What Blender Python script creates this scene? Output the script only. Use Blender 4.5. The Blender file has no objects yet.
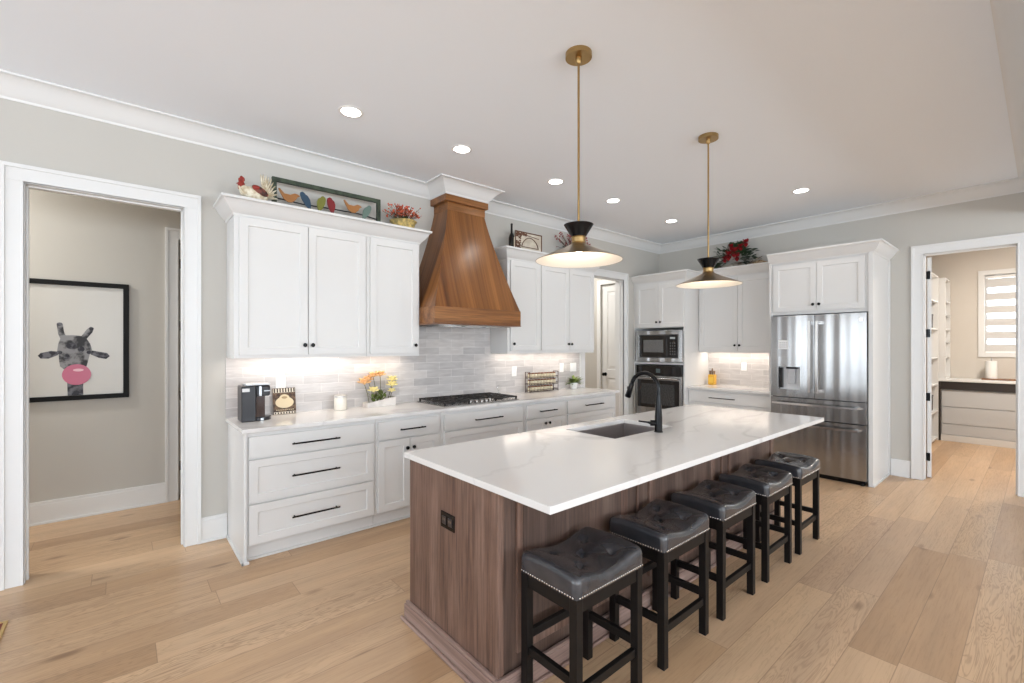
import bpy, bmesh, math, random
from mathutils import Vector, Matrix, noise
sc = bpy.context.scene
COL = sc.collection

# ---------------------------------------------------------------- camera
TH = math.radians(49.45)
cam_d = bpy.data.cameras.new('camera'); cam = bpy.data.objects.new('camera', cam_d); COL.objects.link(cam)
cam.location = (0, 0, 1.5); cam.rotation_euler = (math.pi/2, 0, TH - math.pi/2)
cam_d.sensor_width = 36; cam_d.lens = 456/1024*36; cam_d.shift_y = 4.2/1024; cam_d.clip_start = 0.02
sc.camera = cam
# ---------------------------------------------------------------- view, world, light
sc.view_settings.view_transform = 'Standard'; sc.view_settings.look = 'None'
sc.view_settings.gamma = 1; sc.view_settings.use_curve_mapping = False
sc.view_settings.exposure = 0.13
sc.cycles.use_denoising = True; sc.cycles.max_bounces = 10; sc.cycles.diffuse_bounces = 6
sc.cycles.sample_clamp_indirect = 8
w = bpy.data.worlds.new('sky'); sc.world = w; w.use_nodes = True
bg = w.node_tree.nodes['Background']; bg.inputs[0].default_value = (0.86, 0.93, 1.0, 1); bg.inputs[1].default_value = 1.2

def area(name, loc, rot, sx, sy, power, col=(1, 1, 1), spread=180):
    l = bpy.data.lights.new(name, 'AREA'); l.shape = 'RECTANGLE'; l.size = sx; l.size_y = sy; l.energy = power; l.color = col
    l.spread = math.radians(spread)
    o = bpy.data.objects.new(name, l); COL.objects.link(o); o.location = loc; o.rotation_euler = rot
    return o
def point(name, loc, power, col, r=0.04):
    l = bpy.data.lights.new(name, 'POINT'); l.energy = power; l.color = col; l.shadow_soft_size = r
    o = bpy.data.objects.new(name, l); COL.objects.link(o); o.location = loc; return o
def spot(name, loc, power, col, ang=120, r=0.06):
    l = bpy.data.lights.new(name, 'SPOT'); l.energy = power; l.color = col; l.shadow_soft_size = r
    l.spot_size = math.radians(ang); l.spot_blend = 0.8
    o = bpy.data.objects.new(name, l); COL.objects.link(o); o.location = loc; return o
DAY = (0.83, 0.915, 1.0); WARM = (1.0, 0.80, 0.60)
# daylight through the windows of the great room behind the camera
for wy in (-3.2, 0.0, 2.6):
    area('daylight_rear_window', (-5.3, wy, 1.6), (math.radians(135), 0, math.radians(-90)), 2.2, 2.5, 90, (.80, .90, 1.0))
for wx in (-2.9, 0.6, 4.1):
    area('daylight_side_window', (wx, -6.3, 1.6), (math.radians(148), 0, 0), 2.4, 2.5, 265, DAY)
area('daylight_utility_window', (10.66, 0.0, 2.0), (math.radians(90), 0, math.radians(90)), 1.3, 1.3, 40, DAY)
# lights under the wall cabinets
UCW = (1.0, 0.88, 0.76)
area('under_cabinet_strip', (1.38, 4.04, 1.428), (0, 0, 0), 1.45, 0.08, 3.4, UCW)
area('under_cabinet_strip', (3.97, 4.04, 1.433), (0, 0, 0), 1.4, 0.08, 3.2, UCW)
area('under_cabinet_strip', (6.66, 2.78, 1.428), (0, 0, math.radians(90)), 1.0, 0.08, 3.4, UCW)

# ---------------------------------------------------------------- helpers
def children(o): return [c for c in bpy.data.objects if c.parent == o]
class MB:
    def __init__(s): s.bm = bmesh.new()
    def face(s, vs):
        try: return s.bm.faces.new(vs)
        except ValueError: return None
    def box(s, x0, y0, z0, x1, y1, z1):
        v = [s.bm.verts.new(p) for p in ((x0,y0,z0),(x1,y0,z0),(x1,y1,z0),(x0,y1,z0),(x0,y0,z1),(x1,y0,z1),(x1,y1,z1),(x0,y1,z1))]
        for f in ((0,3,2,1),(4,5,6,7),(0,1,5,4),(1,2,6,5),(2,3,7,6),(3,0,4,7)): s.face([v[i] for i in f])
        return s
    def frustum(s, r0, z0, r1, z1):
        a = [s.bm.verts.new(p) for p in ((r0[0],r0[1],z0),(r0[2],r0[1],z0),(r0[2],r0[3],z0),(r0[0],r0[3],z0))]
        b = [s.bm.verts.new(p) for p in ((r1[0],r1[1],z1),(r1[2],r1[1],z1),(r1[2],r1[3],z1),(r1[0],r1[3],z1))]
        s.face(a[::-1]); s.face(b)
        for i in range(4): s.face([a[i], a[(i+1) % 4], b[(i+1) % 4], b[i]])
        return s
    def ring_list(s, rings, cap0=True, cap1=True, closed=True):
        R = [[s.bm.verts.new(p) for p in r] for r in rings]
        n = len(R[0])
        for a, b in zip(R[:-1], R[1:]):
            for i in range(n if closed else n-1):
                s.face([a[i], a[(i+1) % n], b[(i+1) % n], b[i]])
        if cap0: s.face(R[0][::-1])
        if cap1: s.face(R[-1])
        return s
    def tube(s, path, r, n=12, caps=True):
        path = [Vector(p) for p in path]; rs = r if isinstance(r, (list, tuple)) else [r]*len(path)
        rings = []; up = None
        for i, p in enumerate(path):
            t = (path[min(i+1, len(path)-1)] - path[max(i-1, 0)]).normalized()
            if up is None:
                up = Vector((0, 0, 1)) if abs(t.z) < .9 else Vector((1, 0, 0))
            a = t.cross(up).normalized(); b = a.cross(t).normalized(); up = b
            rings.append([p + (a*math.cos(2*math.pi*k/n) + b*math.sin(2*math.pi*k/n))*rs[i] for k in range(n)])
        return s.ring_list(rings, caps, caps)
    def bar(s, p0, p1, wd, ht):
        """square section bar"""
        p0 = Vector(p0); p1 = Vector(p1); t = (p1-p0).normalized()
        up = Vector((0,0,1)) if abs(t.z) < .9 else Vector((0,1,0))
        a = t.cross(up).normalized()*wd/2; b = a.cross(t).normalized()*ht/2
        return s.ring_list([[p+a+b, p-a+b, p-a-b, p+a-b] for p in (p0, p1)])
    def lathe(s, c, prof, n=32, cap0=True, cap1=True):
        c = Vector(c)
        return s.ring_list([[c + Vector((r*math.cos(2*math.pi*k/n), r*math.sin(2*math.pi*k/n), z)) for k in range(n)] for r, z in prof], cap0, cap1)
    def ell(s, c, r, rot=None, u=12, v=8):
        m = Matrix.Translation(Vector(c)) @ (rot.to_4x4() if rot else Matrix.Identity(4)) @ Matrix.Diagonal((r[0], r[1], r[2], 1))
        bmesh.ops.create_uvsphere(s.bm, u_segments=u, v_segments=v, radius=1, matrix=m); return s
    def prism(s, pts, vec):
        vec = Vector(vec); return s.ring_list([[Vector(p) for p in pts], [Vector(p)+vec for p in pts]])
    def frame(s, P, a0, a1, z0, z1, st, d0, d1, bev=0.006):
        """picture-frame ring: outer rect, inner opening, from depth d0 (front) to d1 (back); P maps (a, d, z)"""
        o = [(a0,z0),(a1,z0),(a1,z1),(a0,z1)]; i1 = [(a0+st,z0+st),(a1-st,z0+st),(a1-st,z1-st),(a0+st,z1-st)]
        i2 = [(a0+st+bev,z0+st+bev),(a1-st-bev,z0+st+bev),(a1-st-bev,z1-st-bev),(a0+st+bev,z1-st-bev)]
        V = [[s.bm.verts.new(P(a, d, z)) for a, z in q] for q, d in ((o,d1),(o,d0),(i1,d0),(i2,d1))]
        for A, B in zip(V, V[1:]+V[:1]):
            for k in range(4): s.face([A[k], A[(k+1)%4], B[(k+1)%4], B[k]])
        return s
    def build(s, name, m, parent=None, bevel=0, smooth=None, seg=2):
        bm = s.bm
        if parent is not None:
            o0 = parent
            while o0.parent: o0 = o0.parent
            off = o0.location
            for v in bm.verts: v.co -= off
        bmesh.ops.recalc_face_normals(bm, faces=bm.faces)
        if smooth is not None:
            for f in bm.faces: f.smooth = True
            for e in bm.edges:
                if len(e.link_faces) == 2 and e.calc_face_angle(0) > math.radians(smooth): e.smooth = False
        me = bpy.data.meshes.new(name); bm.to_mesh(me); bm.free()
        me.materials.append(m)
        o = bpy.data.objects.new(name, me); COL.objects.link(o)
        if parent is not None: o.parent = parent
        if bevel:
            b = o.modifiers.new('bevel', 'BEVEL'); b.width = bevel; b.segments = seg; b.limit_method = 'ANGLE'; b.angle_limit = math.radians(35)
        return o
def struct(o, label=None):
    o['kind'] = 'structure'
    if label: o['label'] = label
    return o
def tag(o, label, cat, group=None, kind=None):
    o['label'] = label; o['category'] = cat
    if group: o['group'] = group
    if kind: o['kind'] = kind
    return o
def thing(name, label, cat, loc=(0, 0, 0), group=None):
    o = bpy.data.objects.new(name, None); COL.objects.link(o); o.location = loc; o.empty_display_size = .1
    return tag(o, label, cat, group)
def copy_tree(o, parent=None):
    c = o.copy(); COL.objects.link(c); c.parent = parent
    for ch in children(o): copy_tree(ch, c)
    return c
def PY(face): return lambda a, d, z: (a, face+d, z)      # fronts looking towards -Y
def PX(face): return lambda a, d, z: (face+d, a, z)      # fronts looking towards -X
def PYp(face): return lambda a, d, z: (a, face-d, z)     # fronts looking towards +Y
def door_front(P, a0, a1, z0, z1, m, parent, name='door', st=.058, th=.02, rec=.009, flat=False, bevel=.0015):
    b = MB()
    def q(pts): b.face([b.bm.verts.new(P(*p)) for p in pts])
    if flat:
        o = [(a0,z0),(a1,z0),(a1,z1),(a0,z1)]
        b.ring_list([[P(a,0,z) for a,z in o],[P(a,th,z) for a,z in o]])
    else:
        o = [(a0,z0),(a1,z0),(a1,z1),(a0,z1)]; i = [(a0+st,z0+st),(a1-st,z0+st),(a1-st,z1-st),(a0+st,z1-st)]
        e = .003; i2 = [(a0+st+e,z0+st+e),(a1-st-e,z0+st+e),(a1-st-e,z1-st-e),(a0+st+e,z1-st-e)]
        V = [[b.bm.verts.new(P(a, d, z)) for a, z in r] for r, d in ((o,th),(o,0),(i,0),(i2,rec))]
        for A, B in zip(V[:-1], V[1:]):
            for k in range(4): b.face([A[k], A[(k+1)%4], B[(k+1)%4], B[k]])
        b.face(V[3]); b.face(V[0][::-1])
    return b.build(name, m, parent, bevel=bevel)
def knob(P, a, z, m, parent):
    b = MB(); p0 = Vector(P(a, 0.001, z)); n = (Vector(P(a, -1, z)) - Vector(P(a, 0, z))).normalized()
    b.tube([p0, p0+n*.012, p0+n*.014, p0+n*.022, p0+n*.027, p0+n*.029], [.007,.007,.014,.0165,.014,.008], 16)
    return b.build('knob', m, parent, smooth=50)
def pull(P, a0, a1, z, m, parent):
    b = MB(); r = .006
    f = lambda a, d: Vector(P(a, d, z))
    b.tube([f(a0, -.032), f(a1, -.032)], r, 10)
    for a in (a0+.02, a1-.02): b.tube([f(a, .001), f(a, -.032)], .005, 8)
    return b.build('handle', m, parent, smooth=50)
def sweep(pts, prof, closed=False):
    """sweep a (out, z) profile along a plan polyline; 'out' goes to the right of the travel direction; mitred"""
    n = len(pts); rings = []
    for i, p in enumerate(pts):
        p = Vector((p[0], p[1])); ns = []
        if i > 0 or closed:
            t = (p - Vector(pts[i-1][:2])).normalized(); ns.append(Vector((t.y, -t.x)))
        if i < n-1 or closed:
            t = (Vector(pts[(i+1) % n][:2]) - p).normalized(); ns.append(Vector((t.y, -t.x)))
        if len(ns) == 2:
            m = (ns[0]+ns[1]); m = m / (m.dot(ns[0])) if m.length > 1e-4 else ns[0]
        else: m = ns[0]
        rings.append([(p.x + m.x*o, p.y + m.y*o, z) for o, z in prof])
    return rings

# ---------------------------------------------------------------- materials
def N(nt, t, **kw):
    n = nt.nodes.new(t)
    for k, v in kw.items():
        if k.startswith('i_'): n.inputs[k[2:].replace('_', ' ')].default_value = v
        else: setattr(n, k, v)
    return n
def mat(name, col, rough=.5, metal=0, spec=.5, coat=0, coat_rough=.1, emit=None, es=0, trans=0, ior=1.45):
    m = bpy.data.materials.new(name); m.use_nodes = True; b = m.node_tree.nodes['Principled BSDF']
    b.inputs['Base Color'].default_value = (*col, 1); b.inputs['Roughness'].default_value = rough; b.inputs['Metallic'].default_value = metal
    b.inputs['Specular IOR Level'].default_value = spec; b.inputs['Coat Weight'].default_value = coat; b.inputs['Coat Roughness'].default_value = coat_rough
    b.inputs['Transmission Weight'].default_value = trans; b.inputs['IOR'].default_value = ior
    if emit: b.inputs['Emission Color'].default_value = (*emit, 1); b.inputs['Emission Strength'].default_value = es
    return m
def bsdf(m): return m.node_tree.nodes['Principled BSDF']
def ramp(nt, stops, interp='LINEAR'):
    r = nt.nodes.new('ShaderNodeValToRGB'); r.color_ramp.interpolation = interp
    e = r.color_ramp.elements
    while len(e) < len(stops): e.new(.5)
    for el, (p, c) in zip(e, stops): el.position = p; el.color = (*c, 1) if len(c) == 3 else c
    return r
def L(nt, a, b): nt.links.new(a, b)
def pos_nodes(nt, scale=(1,1,1), rot=(0,0,0), src='Object'):
    tc = N(nt, 'ShaderNodeTexCoord'); mp = N(nt, 'ShaderNodeMapping'); mp.inputs['Scale'].default_value = scale; mp.inputs['Rotation'].default_value = rot
    L(nt, tc.outputs[src], mp.inputs['Vector']); return mp.outputs['Vector']
def geo_pos(nt):
    g = N(nt, 'ShaderNodeNewGeometry'); return g.outputs['Position']
def add_bump(m, height, strength=.1, dist=.01):
    nt = m.node_tree; b = N(nt, 'ShaderNodeBump'); b.inputs['Strength'].default_value = strength; b.inputs['Distance'].default_value = dist
    L(nt, height, b.inputs['Height']); L(nt, b.outputs['Normal'], bsdf(m).inputs['Normal'])

def paint(name, col, rough=.6, var=.02):
    m = mat(name, col, rough, spec=.35); nt = m.node_tree
    n = N(nt, 'ShaderNodeTexNoise', i_Scale=120.0, i_Detail=2.0); L(nt, geo_pos(nt), n.inputs['Vector']); add_bump(m, n.outputs['Fac'], .05, .002)
    return m
M = {}
M['wall'] = paint('wall_paint', (.53, .51, .47), .7)
M['beige'] = paint('beige_wall_paint', (.62, .575, .52), .7)
M['ceil'] = paint('ceiling_paint', (.88, .92, .97), .75)
M['trim'] = mat('white_trim_paint', (.745, .745, .735), .38, spec=.4)
M['cab'] = mat('white_cabinet_paint', (.705, .70, .688), .36, spec=.4)
M['gap'] = mat('dark_gap', (.10, .10, .10), .8)
M['black'] = mat('matte_black_metal', (.004, .004, .005), .20, spec=.3)
M['blackwood'] = mat('black_painted_wood', (.008, .0065, .006), .42, spec=.25)
M['brass'] = mat('aged_brass', (.42, .28, .12), .32, metal=1)
M['bronze'] = mat('bronze_shade', (.27, .20, .125), .34, metal=.9)
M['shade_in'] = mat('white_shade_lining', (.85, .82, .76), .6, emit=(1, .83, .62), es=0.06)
M['bulb'] = mat('glowing_bulb', (1, 1, 1), .4, emit=(1, .88, .72), es=9)
M['lamp'] = mat('downlight_lens', (1, 1, 1), .4, emit=(1, .96, .9), es=14)
M['pull_steel'] = mat('polished_steel', (.78, .77, .76), .22, metal=1)
M['dark_chrome'] = mat('dark_chrome', (.30, .28, .26), .25, metal=1)
M['glass_dark'] = mat('black_oven_glass', (.012, .010, .010), .06, spec=.6)
M['glass'] = mat('clear_glass', (.95, .97, .96), .02, trans=1, ior=1.45)
M['white_plastic'] = mat('white_plastic', (.85, .85, .84), .35)
M['chrome'] = mat('chrome', (.75, .75, .76), .12, metal=1)
M['nail'] = mat('nickel_nailheads', (.62, .60, .57), .25, metal=1)
M['sink'] = mat('brushed_sink_steel', (.36, .33, .325), .38, metal=.75)

def steel():
    m = mat('brushed_stainless_steel', (.37, .363, .357), .27, metal=1); nt = m.node_tree
    bsdf(m).inputs['Anisotropic'].default_value = .85; tg = N(nt, 'ShaderNodeCombineXYZ'); tg.inputs[1].default_value = 1; L(nt, tg.outputs[0], bsdf(m).inputs['Tangent'])
    v2 = N(nt, 'ShaderNodeMapping'); v2.inputs['Scale'].default_value = (1, 6.5, .10); L(nt, geo_pos(nt), v2.inputs['Vector'])
    n2 = N(nt, 'ShaderNodeTexNoise', i_Scale=1.6, i_Detail=0.0); L(nt, v2.outputs['Vector'], n2.inputs['Vector'])
    add_bump(m, n2.outputs['Fac'], .9, .03)
    return m
M['steel'] = steel()

def floor_mat():
    m = mat('oak_plank_floor', (.5, .36, .24), .34, spec=.45, coat=.15, coat_rough=.25); nt = m.node_tree
    sep = N(nt, 'ShaderNodeSeparateXYZ'); L(nt, geo_pos(nt), sep.inputs[0])
    def mth(op, a, b=None, c=None):
        n = N(nt, 'ShaderNodeMath', operation=op)
        for i, x in enumerate((a, b, c)):
            if x is None: continue
            if isinstance(x, (int, float)): n.inputs[i].default_value = x
            else: L(nt, x, n.inputs[i])
        return n.outputs[0]
    W = .19; LN = 1.75
    yr = mth('DIVIDE', mth('ADD', sep.outputs['Y'], 20.07), W); row = mth('FLOOR', yr); fy = mth('FRACT', yr)
    wn = N(nt, 'ShaderNodeTexWhiteNoise', noise_dimensions='1D'); L(nt, row, wn.inputs['W'])
    xr = mth('DIVIDE', mth('ADD', mth('ADD', sep.outputs['X'], 20), mth('MULTIPLY', wn.outputs['Value'], 7.3)), LN); col = mth('FLOOR', xr); fx = mth('FRACT', xr)
    cmb = N(nt, 'ShaderNodeCombineXYZ'); L(nt, row, cmb.inputs[0]); L(nt, col, cmb.inputs[1])
    wn2 = N(nt, 'ShaderNodeTexWhiteNoise', noise_dimensions='3D'); L(nt, cmb.outputs[0], wn2.inputs['Vector'])
    base = ramp(nt, [(0, (.47, .295, .165)), (.35, (.565, .37, .215)), (.7, (.64, .435, .265)), (1, (.53, .35, .22))]); L(nt, wn2.outputs['Value'], base.inputs['Fac'])
    # grain: each plank shifted
    off = N(nt, 'ShaderNodeCombineXYZ'); L(nt, mth('MULTIPLY', wn2.outputs['Value'], 37.0), off.inputs[0]); L(nt, mth('MULTIPLY', wn2.outputs['Value'], 91.0), off.inputs[1]); L(nt, mth('MULTIPLY', row, 3.7), off.inputs[2])
    va = N(nt, 'ShaderNodeVectorMath', operation='ADD'); L(nt, geo_pos(nt), va.inputs[0]); L(nt, off.outputs[0], va.inputs[1])
    mp = N(nt, 'ShaderNodeMapping'); mp.inputs['Scale'].default_value = (.9, 7.5, 1); L(nt, va.outputs[0], mp.inputs['Vector'])
    n1 = N(nt, 'ShaderNodeTexNoise', i_Scale=1.6, i_Detail=3.0, i_Distortion=.6); L(nt, mp.outputs[0], n1.inputs['Vector'])
    # cathedral rings
    wv = mth('SINE', mth('MULTIPLY', n1.outputs['Fac'], 110.0)); wv = mth('MULTIPLY', mth('ADD', wv, 1), .5); wv = mth('POWER', wv, 3.0)
    amp = N(nt, 'ShaderNodeMapRange'); amp.inputs['From Min'].default_value = .40; amp.inputs['From Max'].default_value = 1.0; amp.inputs['To Min'].default_value = .06; amp.inputs['To Max'].default_value = .42
    L(nt, mth('FRACT', mth('MULTIPLY', wn2.outputs['Value'], 13.7)), amp.inputs['Value'])
    mp2 = N(nt, 'ShaderNodeMapping'); mp2.inputs['Scale'].default_value = (3, 70, 1); L(nt, va.outputs[0], mp2.inputs['Vector'])
    n2 = N(nt, 'ShaderNodeTexNoise', i_Scale=1.5, i_Detail=5.0, i_Roughness=.65); L(nt, mp2.outputs[0], n2.inputs['Vector'])
    fac = mth('ADD', mth('MULTIPLY', wv, amp.outputs['Result']), mth('MULTIPLY', mth('SUBTRACT', n2.outputs['Fac'], .5), .9))
    mx = N(nt, 'ShaderNodeMixRGB', blend_type='MIX'); mx.use_clamp = True; L(nt, fac, mx.inputs[0]); L(nt, base.outputs[0], mx.inputs[1]); mx.inputs[2].default_value = (.17, .085, .04, 1)
    # broad tone
    n3 = N(nt, 'ShaderNodeTexNoise', i_Scale=1.3, i_Detail=2.0); L(nt, mp.outputs[0], n3.inputs['Vector'])
    hs = N(nt, 'ShaderNodeMixRGB', blend_type='MULTIPLY'); hs.inputs[0].default_value = .6
    r3 = ramp(nt, [(.3, (.72, .72, .74)), (.7, (1, 1, 1))]); L(nt, n3.outputs['Fac'], r3.inputs['Fac']); L(nt, mx.outputs[0], hs.inputs[1]); L(nt, r3.outputs[0], hs.inputs[2])
    # knots
    mk = N(nt, 'ShaderNodeMapping'); mk.inputs['Scale'].default_value = (1.6, 4.2, 1); L(nt, va.outputs[0], mk.inputs['Vector'])
    vo = N(nt, 'ShaderNodeTexVoronoi', i_Scale=.9); L(nt, mk.outputs[0], vo.inputs['Vector'])
    rk = ramp(nt, [(.0, (1, 1, 1)), (.06, (.8, .8, .8)), (.13, (0, 0, 0))]); L(nt, vo.outputs['Distance'], rk.inputs['Fac'])
    rk2 = mth('MULTIPLY', rk.outputs[0], .75)
    mxk = N(nt, 'ShaderNodeMixRGB'); L(nt, rk2, mxk.inputs[0]); L(nt, hs.outputs[0], mxk.inputs[1]); mxk.inputs[2].default_value = (.16, .085, .045, 1)
    # seams
    ey = mth('MULTIPLY', mth('MINIMUM', fy, mth('SUBTRACT', 1, fy)), W); ex = mth('MULTIPLY', mth('MINIMUM', fx, mth('SUBTRACT', 1, fx)), LN)
    e = mth('MINIMUM', ex, ey); sm = N(nt, 'ShaderNodeMapRange'); sm.inputs['From Min'].default_value = .0006; sm.inputs['From Max'].default_value = .0026; sm.inputs['To Min'].default_value = .62; sm.inputs['To Max'].default_value = 0
    L(nt, e, sm.inputs['Value'])
    mxs = N(nt, 'ShaderNodeMixRGB'); L(nt, sm.outputs['Result'], mxs.inputs[0]); L(nt, mxk.outputs[0], mxs.inputs[1]); mxs.inputs[2].default_value = (.20, .12, .07, 1)
    L(nt, mxs.outputs[0], bsdf(m).inputs['Base Color'])
    rr = N(nt, 'ShaderNodeMapRange'); rr.inputs['To Min'].default_value = .30; rr.inputs['To Max'].default_value = .44; L(nt, n2.outputs['Fac'], rr.inputs['Value']); L(nt, rr.outputs['Result'], bsdf(m).inputs['Roughness'])
    add_bump(m, mth('SUBTRACT', mth('MULTIPLY', n2.outputs['Fac'], .3), sm.outputs['Result']), .12, .003)
    return m
M['floor'] = floor_mat()

def quartz():
    m = mat('white_veined_quartz', (.75, .735, .72), .12, spec=.5); nt = m.node_tree
    v = N(nt, 'ShaderNodeMapping'); v.inputs['Scale'].default_value = (.55, 1.0, 1); v.inputs['Rotation'].default_value = (0, 0, .5); L(nt, geo_pos(nt), v.inputs['Vector'])
    n = N(nt, 'ShaderNodeTexNoise', i_Scale=.85, i_Detail=3.0, i_Distortion=1.1, i_Roughness=.5); L(nt, v.outputs[0], n.inputs['Vector'])
    r = ramp(nt, [(.475, (0, 0, 0)), (.497, (1, 1, 1)), (.503, (1, 1, 1)), (.535, (0, 0, 0))]); L(nt, n.outputs['Fac'], r.inputs['Fac'])
    n2 = N(nt, 'ShaderNodeTexNoise', i_Scale=1.1, i_Detail=1.0); L(nt, geo_pos(nt), n2.inputs['Vector'])
    r2 = ramp(nt, [(.30, (0, 0, 0)), (.48, (1, 1, 1))]); L(nt, n2.outputs['Fac'], r2.inputs['Fac'])
    mu = N(nt, 'ShaderNodeMath', operation='MULTIPLY'); L(nt, r.outputs[0], mu.inputs[0]); L(nt, r2.outputs[0], mu.inputs[1])
    mu2 = N(nt, 'ShaderNodeMath', operation='MULTIPLY'); L(nt, mu.outputs[0], mu2.inputs[0]); mu2.inputs[1].default_value = .55
    # long drifting veins
    def mt(op, a, c=None):
        q = N(nt, 'ShaderNodeMath', operation=op)
        for i, x in enumerate((a, c)):
            if x is None: continue
            if isinstance(x, (int, float)): q.inputs[i].default_value = x
            else: L(nt, x, q.inputs[i])
        return q.outputs[0]
    sx = N(nt, 'ShaderNodeSeparateXYZ'); L(nt, geo_pos(nt), sx.inputs[0])
    nd = N(nt, 'ShaderNodeTexNoise', i_Scale=1.7, i_Detail=5.0, i_Roughness=.55); L(nt, geo_pos(nt), nd.inputs['Vector'])
    line = mt('FRACT', mt('DIVIDE', mt('ADD', mt('SUBTRACT', mt('MULTIPLY', sx.outputs[0], .30), sx.outputs[1]), mt('MULTIPLY', nd.outputs['Fac'], .75)), .62))
    dv = mt('ABSOLUTE', mt('SUBTRACT', line, .5)); rv = ramp(nt, [(0, (1, 1, 1)), (.010, (.8, .8, .8)), (.035, (0, 0, 0))]); L(nt, dv, rv.inputs['Fac'])
    vein = mt('MULTIPLY', rv.outputs[0], mt('MULTIPLY', n2.outputs['Fac'], .55))
    both = mt('MAXIMUM', vein, mu2.outputs[0])
    mx = N(nt, 'ShaderNodeMixRGB'); L(nt, both, mx.inputs[0]); mx.inputs[1].default_value = (.75, .735, .72, 1); mx.inputs[2].default_value = (.50, .48, .47, 1)
    L(nt, mx.outputs[0], bsdf(m).inputs['Base Color']); return m
M['quartz'] = quartz()

def wood(name, c1, c2, c3, rough=.4, sc_=(14, 14, .9), coat=0., fine=.5, boards=0, spec=.4, sloped=False):
    """grain along Z by default; sc_ sets the stretch"""
    m = mat(name, c1, rough, spec=spec, coat=coat, coat_rough=.22); nt = m.node_tree
    src = geo_pos(nt)
    if sloped:   # boards follow the face: across = X on the front, Y on the sides
        g = N(nt, 'ShaderNodeNewGeometry'); sn = N(nt, 'ShaderNodeSeparateXYZ'); L(nt, g.outputs['True Normal'], sn.inputs[0]); ab = N(nt, 'ShaderNodeMath', operation='ABSOLUTE'); L(nt, sn.outputs[0], ab.inputs[0])
        gt = N(nt, 'ShaderNodeMath', operation='GREATER_THAN'); L(nt, ab.outputs[0], gt.inputs[0]); gt.inputs[1].default_value = .6
        sq = N(nt, 'ShaderNodeSeparateXYZ'); L(nt, src, sq.inputs[0]); mf = N(nt, 'ShaderNodeMix'); L(nt, gt.outputs[0], mf.inputs[0]); L(nt, sq.outputs[0], mf.inputs[2]); L(nt, sq.outputs[1], mf.inputs[3])
        cq = N(nt, 'ShaderNodeCombineXYZ'); L(nt, mf.outputs[0], cq.inputs[0]); L(nt, sq.outputs[2], cq.inputs[2]); src = cq.outputs[0]
    v = N(nt, 'ShaderNodeMapping'); v.inputs['Scale'].default_value = sc_; L(nt, src, v.inputs['Vector'])
    n = N(nt, 'ShaderNodeTexNoise', i_Scale=.8, i_Detail=4.0, i_Distortion=.5); L(nt, v.outputs[0], n.inputs['Vector'])
    r = ramp(nt, [(.30, c1), (.52, c2), (.75, c3)]); L(nt, n.outputs['Fac'], r.inputs['Fac'])
    v2 = N(nt, 'ShaderNodeMapping'); v2.inputs['Scale'].default_value = [q*6 if q > 5 else q*3 for q in sc_]; L(nt, src, v2.inputs['Vector'])
    n2 = N(nt, 'ShaderNodeTexNoise', i_Scale=1.0, i_Detail=5.0, i_Roughness=.7); L(nt, v2.outputs[0], n2.inputs['Vector'])
    r2 = ramp(nt, [(.35, (1-fine,)*3), (.6, (1, 1, 1))]); L(nt, n2.outputs['Fac'], r2.inputs['Fac'])
    mx = N(nt, 'ShaderNodeMixRGB', blend_type='MULTIPLY'); mx.inputs[0].default_value = 1; L(nt, r.outputs[0], mx.inputs[1]); L(nt, r2.outputs[0], mx.inputs[2])
    out = mx.outputs[0]
    if boards:
        sp = N(nt, 'ShaderNodeSeparateXYZ'); L(nt, src, sp.inputs[0])
        a = N(nt, 'ShaderNodeMath', operation='MULTIPLY'); L(nt, sp.outputs[0], a.inputs[0]); a.inputs[1].default_value = 1/boards
        f = N(nt, 'ShaderNodeMath', operation='FLOOR'); L(nt, a.outputs[0], f.inputs[0])
        wn = N(nt, 'ShaderNodeTexWhiteNoise', noise_dimensions='1D'); L(nt, f.outputs[0], wn.inputs['W'])
        rb = ramp(nt, [(0, (.62, .58, .55)), (1, (1.0, 1.0, 1.0))]); L(nt, wn.outputs['Value'], rb.inputs['Fac'])
        mb = N(nt, 'ShaderNodeMixRGB', blend_type='MULTIPLY'); mb.inputs[0].default_value = .8; L(nt, out, mb.inputs[1]); L(nt, rb.outputs[0], mb.inputs[2]); out = mb.outputs[0]
    L(nt, out, bsdf(m).inputs['Base Color'])
    add_bump(m, n2.outputs['Fac'], .15, .002)
    return m
M['island'] = wood('greyed_walnut_panel', (.135, .074, .054), (.20, .118, .088), (.28, .180, .140), .42, (14, 14, 1.1), fine=.5)
M['island_dark'] = wood('walnut_panel', (.085, .052, .040), (.135, .085, .066), (.20, .135, .105), .45, (11, 11, .8), fine=.4)
M['island_base_x'] = wood('walnut_base_molding', (.22, .140, .115), (.32, .215, .18), (.42, .30, .255), .42, (.9, 12, 14), fine=.3)
M['island_base_y'] = wood('walnut_base_molding_end', (.22, .140, .115), (.32, .215, .18), (.42, .30, .255), .42, (12, .9, 14), fine=.3)
M['hood'] = wood('stained_oak_hood', (.13, .042, .010), (.30, .115, .029), (.45, .19, .055), .3, (16, 16, .30), coat=.35, fine=.35, boards=.115, sloped=True)
M['hood_band'] = wood('stained_oak_band', (.15, .052, .014), (.29, .115, .032), (.41, .18, .056), .32, (.9, 9, 11), coat=.3, fine=.4)

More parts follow.
